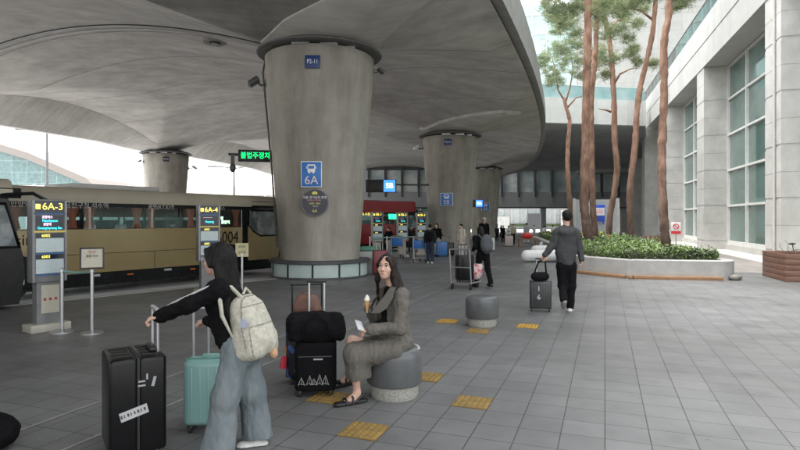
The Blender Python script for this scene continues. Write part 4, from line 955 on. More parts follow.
MB().prism_y(hp, dh, dh+25).build('glass_front', grid_mat('hall_glass', (.12,.20,.20), (.2,.28,.28), (1.5,1.5,1.5), 3.2, 2.4, mortar=.06, plane='XZ', rough=.1), hall, smooth=None)
MB().loft([[(x, dh-1, z-.2), (x, dh+26, z-.2), (x, dh+26, z+1.3), (x, dh-1, z+1.3)] for x, z in hp[:7]]).build('roof_edge', mat('hall_roof', (.25,.22,.20), rough=.6), hall, smooth=None)
for i, (px, w_, h_) in enumerate(((120, 14, 4), (205, 16, 5), (262, 14, 6.5))):
    pb_ = thing('distant_building', ('low pale building far beyond the left column', 'low pale building seen between coach roof and LED board', 'pale building with arched openings beside the nearest column')[i], 'building', D(px, 130), 0)
    MB().box((0,3,h_/2), (w_*2,6,h_)).build('wall', mat('far_wall', (.35,.34,.33), (.4,.39,.38), rough=.6), pb_, smooth=None)
    for j in range(7): MB().box((-w_*.85+j*w_*.28, -.05, h_*.72), (w_*.17,.1,h_*.4)).build('window', mat('far_glass', (.3,.45,.52), (.42,.55,.6), rough=.1), pb_, smooth=None)
# ------------------------------------------------------------------ people
M_skin = mat('skin', (.50,.31,.235), (.58,.37,.285), rough=.5, scale=14, bump=.03, bscale=200); M_hair = mat('black_hair', (.004,.0035,.0035), (.008,.007,.0065), rough=.5, spec=.22, scale=60, stretch=(1,1,.08), bump=.5, bscale=160)
M_hairb = mat('dark_brown_hair', (.009,.0055,.0045), (.020,.012,.009), rough=.5, spec=.25, scale=60, stretch=(1,1,.08), bump=.5, bscale=160)
M_lip = mat('lip', (.46,.20,.17), rough=.4); M_eyew = mat('eye_white', (.7,.68,.66), rough=.2); M_iris = mat('iris', (.015,.01,.008), rough=.15)
def cloth(name, c1, c2, scale=40, bump=.25, bs=260, rough=.85, stretch=(1,1,1)): return mat(name, c1, c2, rough=rough, scale=scale, bump=bump, bscale=bs, stretch=stretch, spec=.12)
M_blackknit = cloth('black_sweat_cloth', (.004,.004,.0045), (.007,.007,.008)); M_denim = cloth('light_denim', (.13,.158,.17), (.215,.243,.255), scale=5, stretch=(1,1,.4)); M_tweed = cloth('grey_brown_tweed', (.085,.079,.069), (.20,.186,.164), scale=230, bump=.4)
M_hood = cloth('charcoal_hoodie_cloth', (.045,.047,.050), (.068,.070,.073)); M_trous = cloth('black_trouser_cloth', (.005,.005,.006), (.009,.009,.010)); M_shoew = mat('white_shoe', (.55,.54,.52), (.65,.64,.62), rough=.6); M_shoeg = mat('grey_shoe', (.20,.19,.18), (.3,.29,.27), rough=.7); M_sole = mat('pale_sole', (.5,.49,.46), rough=.7)
V3 = lambda *a: np.array(a, float)
def unit(v): v = np.array(v, float); return v/np.linalg.norm(v)
class Head:
    def __init__(s, c, fwd, up=(0,0,1), k=1.0):
        s.c = np.array(c, float); s.f = unit(fwd); s.l = unit(np.cross(up, s.f)); s.u = np.cross(s.f, s.l); s.k = k
        s.Rm = np.stack([s.l, s.f, s.u], 1)
    def p(s, x, y, z): return s.c + s.k*(x*s.l+y*s.f+z*s.u)
    def e(s, c, r, k=.02): return E(s.p(*c), tuple(q*s.k for q in r), s.Rm, k)
    def ne(s, c, r, k=.01): return ('-e', tuple(s.p(*c)), tuple(q*s.k for q in r), s.Rm.tolist(), k)
    def cap(s, a, b, r, r2=None, k=.012): return C(s.p(*a), s.p(*b), r*s.k, (r2 or r)*s.k, k)
    def prims(s, face=True):
        P = [s.e((0,-.012,.035), (.075,.094,.085)), s.e((0,.028,-.045), (.056,.062,.064), .03), s.e((0,.062,-.086), (.024,.022,.02), .025)]
        for q in (-1, 1): P += [s.e((q*.038,.055,-.022), (.026,.026,.026), .02), s.e((q*.074,-.008,-.005), (.011,.02,.03), .008)]
        if face:
            P += [s.cap((0,.082,.012), (0,.103,-.024), .0075, .0115, .012), s.cap((-.013,.09,-.028), (.013,.09,-.028), .0085, .0085, .008), s.cap((-.036,.077,.03), (.036,.077,.03), .009, .009, .018),
                  s.cap((-.02,.084,-.054), (.02,.084,-.054), .0065, .0065, .008), s.cap((-.016,.083,-.062), (.016,.083,-.062), .007, .007, .008)]
            for q in (-1, 1): P.append(s.ne((q*.031,.098,.010), (.016,.014,.010), .012))
        return P
    def features(s, root):
        for q in (-1, 1):
            ey = MB().ball(s.p(q*.031,.0705,.010), .0128*s.k, 3).build('eye', M_eyew, root, smooth=180)
            MB().ball(s.p(q*.031,.0768,.010), .0082*s.k, 2).build('iris', M_iris, ey, smooth=180)
            MB().tube([s.p(q*.014,.0875,.030), s.p(q*.03,.088,.036), s.p(q*.047,.077,.031)], [.003*s.k,.0042*s.k,.002*s.k], 6).build('eyebrow', M_hairb, root)
            MB().tube([s.p(q*.018,.0845,.0155), s.p(q*.031,.087,.0195), s.p(q*.045,.078,.015)], .0032*s.k, 5).build('eyelashes', M_iris, ey)
        MB().tube([s.p(-.023,.0845,-.057), s.p(-.008,.0915,-.0545), s.p(0,.0915,-.0555), s.p(.008,.0915,-.0545), s.p(.023,.0845,-.057)], [.002*s.k,.005*s.k,.0048*s.k,.005*s.k,.002*s.k], 8).tube([s.p(-.019,.085,-.0595), s.p(0,.0915,-.0635), s.p(.019,.085,-.0595)], [.0015*s.k,.0048*s.k,.0015*s.k], 8).build('lips', M_lip, root)
def hand(wr, d, n, side, k=1.0, curl=.5, rf=.0082, curl2=None, spread=1):
    """wr wrist, d towards the fingers, n the palm's facing, side +1/-1 picks the thumb's side"""
    wr = np.array(wr, float); d = unit(d); n = unit(np.array(n)-np.dot(n, d)*d); s = np.cross(d, n)*side
    Rm = np.stack([s, d, n], 1); P = [E(wr+d*.048*k, (.040*k,.052*k,.0155*k), Rm, .015), C(wr-d*.02, wr+d*.02*k, .024*k, .024*k, .02, n, .75)]
    for i, (ln, cu) in enumerate(((.068,0), (.078,.04), (.072,.1), (.056,.18))):
        b = wr+d*(.088-.006*abs(i-1.2))*k+s*(.031-.0205*i)*k*spread; c1 = curl+cu; c2 = (curl2 if curl2 is not None else curl*1.6)+cu
        u1 = d*math.cos(c1)+n*math.sin(c1); u2 = d*math.cos(c1+c2)+n*math.sin(c1+c2); u3 = d*math.cos(c1+c2*1.7)+n*math.sin(c1+c2*1.7)
        m1 = b+u1*ln*.45*k; m2 = m1+u2*ln*.32*k; m3 = m2+u3*ln*.23*k
        P += [C(b-d*.02*k, m1, rf*1.1*k, rf*k, .004), C(m1, m2, rf*k, rf*.95*k, .003), C(m2, m3, rf*.95*k, rf*.85*k, .003)]
    t0 = wr+d*.03*k+s*.028*k; t1 = t0+(d*.6+s*.62+n*.35)*.036*k; t2 = t1+(d*.75+s*.1+n*.55)*.034*k
    return P + [C(t0, t1, rf*1.5*k, rf*1.2*k, .012), C(t1, t2, rf*1.15*k, rf*.95*k, .004)]
def foot(an, toe, r=.042, flat=.06):
    an = np.array(an, float); toe = np.array(toe, float); d = toe-an; d[2] = 0; d = unit(d); heel = an-d*.05; heel[2] = toe[2]+.012
    return [C(heel, an+d*.10+V3(0,0,-an[2]+toe[2]+.01), r*.9, r*1.05, .03), C(an+d*.08+V3(0,0,-an[2]+toe[2]+.01), toe, r*1.05, r*.8, .03), C(an, heel, r*.9, r*.85, .03)]
class Fig:
    def __init__(s, name, label, px0, d, group=None):
        s.px0, s.d = px0, d; s.o = D(px0, d); s.root = None; s.label = label; s.group = group
    def J(s, px, py, dy=0):
        z = s.d+dy; return V3((px-400)*z/F-s.o.x, dy, HC+(HY-py)*z/F)
    def make(s, prims, vox, skin=None, fold=None):
        s.root = soft('person', prims, vox, skin or M_skin); s.root.location = s.o; tag(s.root, s.label, 'person', s.group); return s.root
    def part(s, name, prims, vox, m, fold=None, parent=None): return soft(name, prims, vox, m, parent or s.root, fold)
FOLD = [(.012, 9, 9, 9, 1.3), (.008, 26, 26, 20, 4.1), (.003, 60, 60, 45, 2.1)]

# ---- woman in black with the backpack, walking left with two cases
w1 = Fig('person', 'long haired woman in black top and wide pale jeans holding a large black suitcase', 225, 4.15); J = w1.J
f = unit((-1,.22,0)); hd = Head(J(217.5,260), unit((-1,.18,-.06)), k=1.0)
nb = J(223,283,.0); shL = J(219,290,-.15); shR = J(224,288,.17); elL = J(189,304,-.20); wrL = J(160,316,-.15); elR = J(216,322,.30); wrR = J(208,321,.40)
ch = J(223,302); wa = J(229,326); pe = J(240,345); hipL = J(238,350,-.085); hipR = J(243,350,.085); knL = J(226,396,-.10); anL = J(214,447,-.10); knR = J(252,392,.08); anR = J(257,437,.16)
def hl(v): return tuple(v)
body = hd.prims() + [C(hd.p(0,-.02,-.05), nb, .047, .052, .03), C(nb, ch, .06, .1, .04), C(ch, wa, .11, .105, .05, f, .75), C(wa, pe, .105, .13, .05, f, .8), C(shL, elL, .042, .036, .02), C(elL, wrL, .035, .024, .02), C(shR, elR, .042, .036, .02), C(elR, wrR, .035, .024, .02),
    C(hipL, knL, .075, .055), C(knL, anL, .05, .035), C(hipR, knR, .075, .055), C(knR, anR, .05, .035)]
body += hand(wrL, (-1,.0,-.25), (0,.1,-1), -1, k=.95, curl=.55) + hand(wrR, (-1,.2,-.1), (0,0,-1), 1, k=.95, curl=.9)
w1.make(body, .0058); hd.features(w1.root)
top = [C(ch, nb, .135, .075, .05, f, .75), C(shL, shR, .068, .068, .05), C(ch, wa, .145, .132, .06, f, .72), C(wa, J(234,338), .135, .142, .06, f, .75), C(shL, elL, .068, .058, .05), C(elL, wrL, .056, .046, .04), C(wrL, J(157.5,317,-.15), .045, .036, .01), C(shR, elR, .068, .058, .05), C(elR, wrR, .056, .046, .04), C(J(221,281,.0), J(224,284,.0), .06, .065, .02)]
tp = w1.part('sweatshirt', top, .0068, M_blackknit, FOLD)
# pale stripe along the sleeve
st = MB(); d_ = V3(0,-.02,.045)
for off_, r_ in ((0, .008), (.024, .008)):
    pts = [shL+V3(.01,-.042+off_,.058), shL*.5+elL*.5+V3(0,-.035+off_,.060), elL+V3(0,-.025+off_,.060), elL*.5+wrL*.5+V3(0,-.02+off_,.055), wrL+V3(.015,-.015+off_,.046)]
    st.tube(pts, [r_]*5, 8)
st.build('sleeve_stripe', mat('stripe_grey', (.34,.34,.35), (.45,.45,.46), rough=.7), tp, smooth=180)
zc = J(0,449)[2]
jeans = [C(J(236,337), pe, .125, .142, .05, f, .85), C(pe, (hipL+hipR)/2, .14, .13, .05), C(hipL, knL, .102, .100, .05), C(knL, J(216,462,-.10), .098, .126, .05, (0,1,0), .85), C(hipR, knR, .10, .096, .04), C(knR, anR+V3(.01,0,-.05), .094, .122, .05, (0,1,0), .85), E(pe+V3(.05,0,-.02), (.12,.15,.11), None, .05), CUT((0,0,.055), (0,0,-1))]
jn = w1.part('jeans', jeans, .0072, M_denim, [(.010, 9, 9, 2.2, 2.2), (.008, 22, 22, 5, 7.7), (.004, 48, 48, 16, 1.7)])
MB().tube([J(232,334,-.15), J(240,337,-.15), J(250,336,-.12)], .012, 8).build('waistband', M_denim, jn)
w1.part('shoe', foot(J(214,455,-.1), J(199,461,-.08), .045)+[CUT((0,0,.004), (0,0,-1))], .008, M_shoew); w1.part('shoe', foot(J(256,442,.13), J(241,449.5,.10), .045)+[CUT((0,0,.004), (0,0,-1))], .008, M_shoew)
hp_ = [hd.e((0,-.028,.042), (.087,.098,.092), .02), hd.ne((0,.105,-.035), (.062,.075,.095), .02), C(hd.p(0,-.07,.0), J(233,300,.0), .072, .07, .04), C(J(233,296,0), J(240,322,-.03), .068, .03, .05, (1,0,0), .75), C(hd.p(.065,-.02,.0), J(226,300,-.10), .036, .03, .04), C(J(226,300,-.10), J(229,318,-.13), .03, .012, .03), C(hd.p(-.06,-.02,0), J(228,300,.10), .036, .03, .04), C(hd.p(.05,.055,.075), hd.p(.078,.02,-.03), .022, .02, .03)]
w1.part('hair', hp_, .006, M_hair, [(.008, 38, 38, 3, 1.1), (.004, 90, 90, 6, 5.1)])
gl = MB()
for q in (-1, 1): gl.tube([hd.p(q*.034+.024*math.cos(a), .098-.25*abs(q*.034+.024*math.cos(a))**1.2*.6, .008+.021*math.sin(a)) for a in np.linspace(0, 6.283, 21)], .0026, 6, cap=False); gl.tube([hd.p(q*.057,.09,.014), hd.p(q*.076,.02,.012)], .0025, 6)
gl.cyl(hd.p(-.011,.1,.014), hd.p(.011,.1,.014), .0025, n=6).build('glasses', mat('pale_frame', (.55,.55,.56), rough=.25), w1.root)
# backpack
M_cream = mat('cream_cloth', (.36,.345,.28), (.50,.48,.41), rough=.8, scale=28, bump=.3, bscale=60)
bpk = thing('backpack', 'cream patterned backpack worn by the woman in black', 'backpack', w1.o)
bc = J(253,327,-.04); fb = unit((1,-.28,.22)); sb = unit((.28,1,0)); ub = np.cross(fb, sb); Rb = np.stack([fb, sb, ub], 1)
bpm = []
for q1 in (-1, 1):
    for q2 in (-1, 1): bpm.append(C(bc+fb*(q1*.045-.005)+sb*q2*.085-ub*.155, bc+fb*(q1*.030-.02)+sb*q2*.068+ub*.13, .078, .066, .05))
bpm += [E(bc+fb*.085-ub*.095, (.065,.125,.11), Rb, .02), E(bc, (.11,.15,.2), Rb, .04), C(bc+sb*.05+ub*.19-fb*.02, bc-sb*.05+ub*.19-fb*.02, .05, .05, .06)]
bp = soft('pack_body', bpm, .0075, M_cream, bpk, [(.010, 9, 9, 5, 3.3), (.006, 24, 24, 12, 6.0)])
bp.data.materials.append(mat('seam_grey', (.20,.19,.155), (.26,.25,.21), rough=.8))
for pl in bp.data.polygons:
    q = np.array(pl.center)-bc; a, b, c = q@fb, q@sb, q@ub
    if (abs(a-.012-.03*max(0, c)) < .0055 and c > -.13) or (a > .055 and abs(c-.012) < .0055) or (abs(a-.06) < .005 and -.2 < c < .012) or (abs(c-.16) < .005 and a > .012): pl.material_index = 1
MB().tube([J(241,297,-.10), J(231,287,-.12), J(223,287,-.165), J(219.5,297,-.195), J(222,316,-.185), J(232,336,-.16), J(243,346,-.12)], [.013,.014,.016,.016,.014,.008,.007], 8).build('shoulder_strap', M_cream, bpk)
MB().tube([bc+ub*.25-sb*.05, bc+ub*.29, bc+ub*.25+sb*.05], .01, 8).build('top_loop', M_cream, bpk)
pt = MB(); pt.tube([bc-sb*.168+fb*.04+ub*.05, bc-sb*.176+fb*.04+ub*.05], .034, 20).build('round_badge', mat('badge_blue', (.22,.38,.46), (.5,.42,.5), rough=.5, scale=40), bpk)
sp_ = MB(); rnd = random.Random(9)
ring_o = soft('hanging_pompom', [E(J(274,353.5,-.07), (.03,.03,.036), None, .01), E(J(272.5,349.5,-.07), .015, None, .01), E(J(275.5,349.5,-.07), .015, None, .01)], .006, mat('tan_plush', (.42,.24,.13), (.55,.34,.2), rough=.9, scale=60, bump=.4), bpk)

# ---- cases of the walking woman
def wheels4(s, wx, wy, h=.05, m=None):
    for x in (-wx, wx):
        for y in (-wy, wy):
            wq = MB().cyl((x-.012,y,h*.5), (x+.012,y,h*.5), h*.5, n=18).build('wheel', m or M_rub, s); MB().tube([(x,y,h*1.25), (x,y,h*.8)], [.022,.026], 12).build('wheel_fork', M_black, wq)
def handle(s, hx, y, z0, z1, m, grip=M_black, r=.010):
    MB().tube([(-hx,y,z0), (-hx,y,z1)], r, 8).build('pull_rod', m, s); MB().tube([(hx,y,z0), (hx,y,z1)], r, 8).build('pull_rod', m, s); MB().box((0,y,z1+.008), (2*hx+.05,.032,.03), bev=.01).build('pull_grip', grip, s)
M_blkcase = mat('glossy_black_shell', (.004,.004,.0045), (.006,.006,.0065), rough=.28, spec=.3, coat=.0)
cs = thing('suitcase', 'large glossy black hard suitcase with a white sticker in the left foreground', 'suitcase', D(133.5, 4.18), ray(133)+R(8)); kx = 4.18/F
Wc, Hc, Dc = .385, .685, .48
for sx in (-1, 1):
    MB().box((sx*Wc*.25,0,.055+Hc/2), (Wc/2-.006,Dc,Hc), bev=.03, seg=3).build('shell', M_blkcase, cs); 
    for q in (-.15, -.05, .05, .15): MB().box((sx*Wc*.25, q, .055+Hc+.001), (Wc/2-.07,.03,.012), bev=.004).build('rib', M_blkcase, cs)
MB().box((0,0,.055+Hc/2), (.02,Dc-.006,Hc-.008), bev=.006).build('zip_band', M_rub, cs)
MB().box((Wc*.32,0,.055+Hc+.018), (.05,.22,.03), bev=.01).build('top_grip', M_black, cs); wheels4(cs, Wc/2-.06, Dc/2-.06, .055)
MB().tube([(Wc/2-.04,-.10,.7), (Wc/2-.04,-.10,1.035)], .009, 8).build('pull_rod', M_chr, cs); MB().tube([(Wc/2-.04,.12,.7), (Wc/2-.04,.12,1.035)], .009, 8).build('pull_rod', M_chr, cs); MB().box((Wc/2-.04,.01,1.045), (.03,.26,.03), bev=.01).build('pull_grip', M_chr, cs)
sk_ = MB().box((-.03,-Dc/2-.001,.055+.30), (.185,.003,.066), rot=Euler((0,R(-14),0)).to_matrix()).build('sticker', mat('sticker_white', (.36,.36,.36), (.45,.45,.45), rough=.5), cs); text('print', '▌▎▌▎▍▌▎▌', .022, mat('ink', (.05,.05,.05)), sk_, (-.03,-Dc/2-.004,.355), rot=(R(90),R(-14),0))
for (x, z, w_, h_, a) in ((.10,.56,.02,.07,14), (.02,.57,.045,.012,0), (.02,.54,.05,.012,0), (.055,.60,.012,.04,0)): MB().box((x,-Dc/2-.001,z), (w_,.003,h_), rot=Euler((0,R(a),0)).to_matrix()).build('tag', mat('tag_grey', (.3,.3,.31), rough=.4), cs)
M_mint = mat('mint_shell', (.22,.41,.385), (.25,.44,.415), rough=.35, scale=2, coat=.2)
ms = thing('suitcase', 'mint green cabin suitcase behind the legs of the woman in black', 'suitcase', D(211, 4.62), ray(211)+R(-12))
MB().box((0,-.058,.32), (.40,.112,.53), bev=.05, seg=5).build('shell', M_mint, ms, smooth=60); MB().box((0,.058,.32), (.40,.112,.53), bev=.05, seg=5).build('shell', M_mint, ms, smooth=60); MB().box((0,0,.32), (.404,.012,.534), bev=.005).build('zip_band', mat('mint_dark', (.12,.27,.25), rough=.6), ms)
for q in (-.13,-.065,0,.065,.13): MB().box((q,-.114,.32), (.014,.006,.42), bev=.002).build('rib', M_mint, ms)
wheels4(ms, .145, .075, .058); MB().tube([(-.155,.07,.58), (-.155,.07,.985)], .0095, 8).build('pull_rod', M_chr, ms); MB().tube([(-.035,.07,.58), (-.035,.07,.985)], .0095, 8).build('pull_rod', M_chr, ms); MB().box((-.095,.07,.993), (.17,.032,.03), bev=.01).build('pull_grip', M_shin, ms); MB().tube([(-.07,0,.585), (-.06,0,.61), (.06,0,.61), (.07,0,.585)], .01, 8).build('top_grip', M_mint, ms)
bgx = soft('black_bag', [E((0,0,.12), (.22,.2,.13), None, .03), E((.0,0,.17), (.16,.15,.11), None, .05), CUT((0,0,.0), (0,0,-1))], .015, M_blackknit, None, [(.02, 6, 6, 6, 2), (.008, 18, 18, 18, 2)]); bgx.location = D(-13, 4.2); tag(bgx, 'dark rounded bag just showing at the lower left corner', 'bag')

# ---- seated woman with the ice cream
w2 = Fig('person', 'woman in a grey brown tweed coat sitting on the near bollard with an ice cream', 394, 5.42); J = w2.J
hd = Head(J(386.5,267.5,-.02), unit((-.34,-.93,.10)), k=1.03); f = unit((-.9,-.35,0))
nb = J(393,287,.02); ch = J(395,305,.02); wa = J(396,328,.02); pe = J(394,343,.02); shL = J(402,294,-.13); shR = J(386,293,.17); elL = J(400,328,-.17); wrL = J(371,329,-.24); elR = J(378,324,.20); wrR = J(369,310,.02)
hipL = J(392,349,-.10); hipR = J(390,349,.13); knL = J(354.5,355,-.22); anL = J(357,393,-.17); knR = J(352,341,.10); anR = J(348.5,374,.42)
body = hd.prims() + [C(hd.p(0,-.02,-.05), nb, .046, .05, .03), C(nb, ch, .055, .1, .04), C(ch, wa, .105, .10, .05, f, .75), C(wa, pe, .105, .13, .05, f, .8), C(shL, elL, .04, .035, .02), C(elL, wrL, .033, .023, .02), C(shR, elR, .04, .035, .02), C(elR, wrR, .033, .023, .02), C(hipL, knL, .075, .055), C(knL, anL, .052, .033), C(hipR, knR, .075, .052), C(knR, anR, .05, .033)]
body += hand(wrL, (-.9,-.1,-.15), (0,.2,-1), -1, k=.95, curl=.6) + hand(wrR, (-.25,-.2,.8), (-.3,-.9,-.1), 1, k=.9, curl=1.0)
# bare toes of the sandalled feet
for an, toe in ((anL, J(346,401.5,-.22)), (anR, J(341,382.5,.36))): body += [C(an, toe*.45+an*.55+V3(0,0,-.02), .034, .034, .03), C(toe*.45+an*.55+V3(0,0,-.02), toe, .034, .024, .03)]
w2.make(body, .0062); hd.features(w2.root)
coat = [C(ch, nb, .132, .07, .05, f, .78), C(shL, shR, .066, .066, .05), C(ch, wa, .142, .138, .06, f, .78), C(wa, pe, .14, .165, .06, f, .88), C(shL+V3(0,-.02,0), elL+V3(0,-.03,0), .068, .064, .012), C(elL+V3(0,-.03,0), wrL, .062, .052, .015), C(wrL*.98+elL*.02, wrL, .053, .05, .02), C(shR, elR, .07, .062, .04), C(elR, wrR, .06, .046, .04), E(pe+V3(.03,.02,-.0), (.17,.17,.10), None, .06)]
ct_ = w2.part('coat', coat, .0066, M_tweed, [(.014, 10, 10, 7, 3.1), (.010, 26, 26, 17, 1.1), (.004, 60, 60, 40, 4.1)])
skirt = [C(hipL, knL, .118, .098, .06), C(hipR, hipR*.45+knR*.55, .112, .092, .06), C((hipL+hipR)/2, (knL*.6+knR*.4), .10, .075, .08), C(knL, J(357,380,-.18), .096, .10, .05), C(knL*.9+hipL*.1, J(362,378,-.10), .085, .09, .08), CUT(J(0,378.5,-.18)*V3(0,1,1), (0,0,-1))]
sk2 = w2.part('skirt', skirt, .0072, M_tweed, [(.016, 10, 10, 3, 8.1), (.010, 26, 26, 7, 2.1), (.004, 60, 60, 25, 6.1)])
lap = MB()
for pts in ([J(391,287,-.09), J(384,297,-.13), J(377,306,-.14), J(372,313,-.10), J(380,313,-.13), J(388,308,-.15), J(394,297,-.16), J(396,287,-.14)], [J(387,285,-.04), J(380,294,-.02), J(374,304,.0), J(370,311,.0), J(374,300,-.06), J(381,292,-.09)]):
    n_ = len(pts); c_ = sum(pts)/n_
    lap.loft([[tuple(p) for p in pts], [tuple(p+V3(-.008,-.016,0)) for p in pts]])
lap.build('lapel', M_tweed, ct_, smooth=50)
w2.part('collar', [C(J(397.5,288,.05), J(393,288,-.07), .026, .022, .03), C(J(397.5,288,.05), J(388,288,.10), .026, .022, .03)], .007, M_tweed, parent=ct_)
w2.part('black_top', [C(J(388,290,-.02), J(386.5,312,-.02), .04, .055, .04), C(J(384,322,-.06), J(372,329,-.10), .045, .04, .04)], .009, M_blackknit)
hp_ = [hd.e((0,-.028,.042), (.084,.096,.09), .02), hd.ne((0,.102,-.035), (.064,.072,.098), .018), C(hd.p(.068,-.01,.02), hd.p(.082,.0,-.10), .032, .03, .03), C(hd.p(.082,.0,-.10), J(397,298,-.17), .03, .014, .03), C(hd.p(-.07,-.01,.02), hd.p(-.082,.015,-.11), .026, .024, .03), C(hd.p(-.082,.015,-.11), J(378,300,.08), .022, .01, .03), C(hd.p(.02,-.08,.0), J(400,292,-.05), .055, .05, .04), C(J(400,292,-.05), J(406,308,-.08), .045, .016, .04), C(hd.p(.03,.066,.085), hd.p(.072,.045,.02), .014, .016, .03), C(hd.p(.072,.045,.02), hd.p(.078,.03,-.07), .016, .018, .03), C(hd.p(-.03,.066,.085), hd.p(-.07,.045,.02), .014, .016, .03)]
hr = w2.part('hair', hp_, .006, M_hairb, [(.007, 38, 38, 4, 2.1), (.004, 90, 90, 8, 5.1)])
MB().tube([J(403,296,-.13), J(406,302,-.15), J(409.5,309,-.15)], [.012,.007,.002], 6).build('loose_strand', M_hairb, hr)
ft = [J(346,402.5,-.22), J(341,383.5,.36)]
for an, toe, zz in ((anL, J(344,401.5,-.23), 0), (anR, J(339.5,382.5,.35), 0)):
    dd = toe-an; dd[2] = 0; dd = unit(dd); base = an*V3(1,1,0); g0 = base-dd*.07; g1 = base+dd*.19
    so = w2.part('sandal', [C(g0+V3(0,0,.024), g1+V3(0,0,.02), .042, .046, .02, (0,0,1), .5), CUT((0,0,.002), (0,0,-1))], .007, M_black); sd2 = np.cross(dd, V3(0,0,1))
    for t_, h_ in ((.12,.062), (.055,.085)): c_ = base+dd*t_; MB().tube([c_+sd2*.045+V3(0,0,.02), c_+sd2*.034+V3(0,0,h_*.85), c_+V3(0,0,h_), c_-sd2*.034+V3(0,0,h_*.85), c_-sd2*.045+V3(0,0,.02)], .012, 8).build('strap', M_black, so)
    bk_ = base+dd*.03; MB().tube([bk_+sd2*.045+V3(0,0,.03), base-dd*.055+sd2*.02+V3(0,0,.085), base-dd*.055-sd2*.02+V3(0,0,.085), bk_-sd2*.045+V3(0,0,.03)], .01, 8).build('strap', M_black, so)
wt_ = MB().tube([wrL+V3(.0,.0,0)+.034*(V3(0,1,0)*math.cos(a)+V3(.1,0,1)*math.sin(a)) for a in np.linspace(0,6.283,17)], .009, 6, cap=False).build('watch', M_white, w2.root)
ic = thing('ice_cream', 'ice cream cone with pale soft serve held by the seated woman', 'ice cream', w2.o); tpc = J(367,302.5,-.05)
MB().loft([[(tpc[0]+r*math.cos(a), tpc[1]+r*math.sin(a), tpc[2]+z) for a in np.linspace(0,6.283,17)[:-1]] for r, z in ((.008,-.10), (.018,-.03), (.026,.01), (.027,.018))]).build('cone', mat('wafer', (.50,.30,.14), (.6,.38,.2), rough=.7, scale=60), ic)
soft('soft_serve', [E(tpc+V3(0,0,.028), (.029,.029,.02), None, .01), E(tpc+V3(.002,0,.048), (.021,.021,.016), None, .01), E(tpc+V3(0,0,.064), (.011,.011,.013), None, .01)], .005, mat('cream_white', (.75,.7,.62), rough=.5), ic)
ph = MB().box((0,0,0), (.07,.012,.14), bev=.004, rot=Euler((R(-60),R(20),R(30))).to_matrix()).build('phone', mat('phone_silver', (.5,.5,.52), rough=.25)); q = J(359.5,325.5,-.26); ph.location = Vector(q)+w2.o; tag(ph, 'silver phone in the lap hand of the seated woman', 'phone')

# ---- luggage beside the seated woman
M_softb = cloth('black_luggage_cloth', (.005,.005,.006), (.009,.009,.010), bump=.3)
s1 = thing('suitcase', 'black soft suitcase with pale landmark drawings, nearest in front of the seated woman', 'suitcase', D(316, 5.55), ray(316)+R(-4)); kk = 5.55/F
MB().box((0,0,.29), (.40,.25,.48), bev=.045, seg=4).build('case_body', M_softb, s1, smooth=60); MB().box((0,-.13,.24), (.34,.03,.34), bev=.014, seg=3).build('front_pocket', M_softb, s1); MB().tube([(-.16,-.147,.40), (.16,-.147,.40)], .004, 6).build('zip', M_dark, s1)
M_draw = mat('pale_drawing', (.36,.36,.36), (.46,.46,.46), rough=.6); dr = MB()
for x, h_ in ((-.13,.07), (-.05,.09), (-.01,.06), (.045,.10), (.10,.09)):
    pts = [(x-.03,-.1475,.13), (x-.012,-.1475,.13+h_*.6), (x,-.1475,.13+h_), (x+.014,-.1475,.13+h_*.55), (x+.03,-.1475,.13)]; dr.tube(pts, .0025, 5); dr.tube([(x-.034,-.1475,.128), (x-.01,-.1475,.128+h_*.2), (x+.035,-.1475,.128)], .002, 5).tube([(x,-.1475,.13+h_), (x+.004,-.1475,.13)], .0018, 5)
dr.build('drawing', M_draw, s1, smooth=None); MB().box((.03,-.1475,.375), (.09,.003,.014)).build('maker_label', M_draw, s1)
wheels4(s1, .15, .09, .05, M_rub); handle(s1, .075, .10, .5, 1.095, M_chr)
df = soft('duffel_bag', [C((-.20,0,.07), (.20,0,.07), .085, .085, .03), C((-.20,0,.20), (.19,0,.20), .085, .08, .06), C((-.2,-.05,.07), (-.2,-.05,.2), .075, .07, .04), C((.2,-.05,.07), (.2,-.05,.2), .075, .07, .04), E((0,0,.14), (.27,.14,.13), None, .05), CUT((0,0,.005), (0,0,-1))], .009, M_softb, None, [(.014, 8, 8, 8, 3), (.007, 22, 22, 22, 3)]); df.location = D(316, 5.52, .53); df.rotation_euler = (0,0,ray(316)); tag(df, 'black duffel bag lying on top of the black soft suitcase', 'bag')
MB().tube([(-.12,-.13,.10), (-.11,-.15,.2), (0,-.12,.29), (.11,-.15,.2), (.12,-.13,.10)], .01, 8).build('carry_strap', M_softb, df)
M_print = mat('colourful_print', (.012,.013,.02), (.02,.02,.03), rough=.35); n, p = nodes_of(M_print); vo = n.nodes.new('ShaderNodeTexVoronoi'); vo.inputs['Scale'].default_value = 11; tcx = n.nodes.new('ShaderNodeTexCoord'); n.links.new(tcx.outputs['Object'], vo.inputs['Vector'])
rpx = n.nodes.new('ShaderNodeValToRGB'); e = rpx.color_ramp.elements; e[0].color = (.012,.014,.025,1); e[1].color = (.02,.02,.03,1); rpx.color_ramp.interpolation = 'CONSTANT'
for pos, c_ in ((.62,(.05,.12,.4,1)), (.70,(.5,.12,.05,1)), (.78,(.55,.55,.55,1)), (.84,(.04,.10,.32,1)), (.90,(.55,.25,.05,1)), (.95,(.015,.015,.02,1))): q = e.new(pos); q.color = c_
sxx = n.nodes.new('ShaderNodeSeparateColor'); n.links.new(vo.outputs['Color'], sxx.inputs[0]); n.links.new(sxx.outputs[0], rpx.inputs[0]); n.links.new(rpx.outputs[0], p.inputs['Base Color'])
s2 = thing('suitcase', 'colourful printed suitcase behind the black soft suitcase', 'suitcase', D(308, 5.98), ray(308)+R(6))
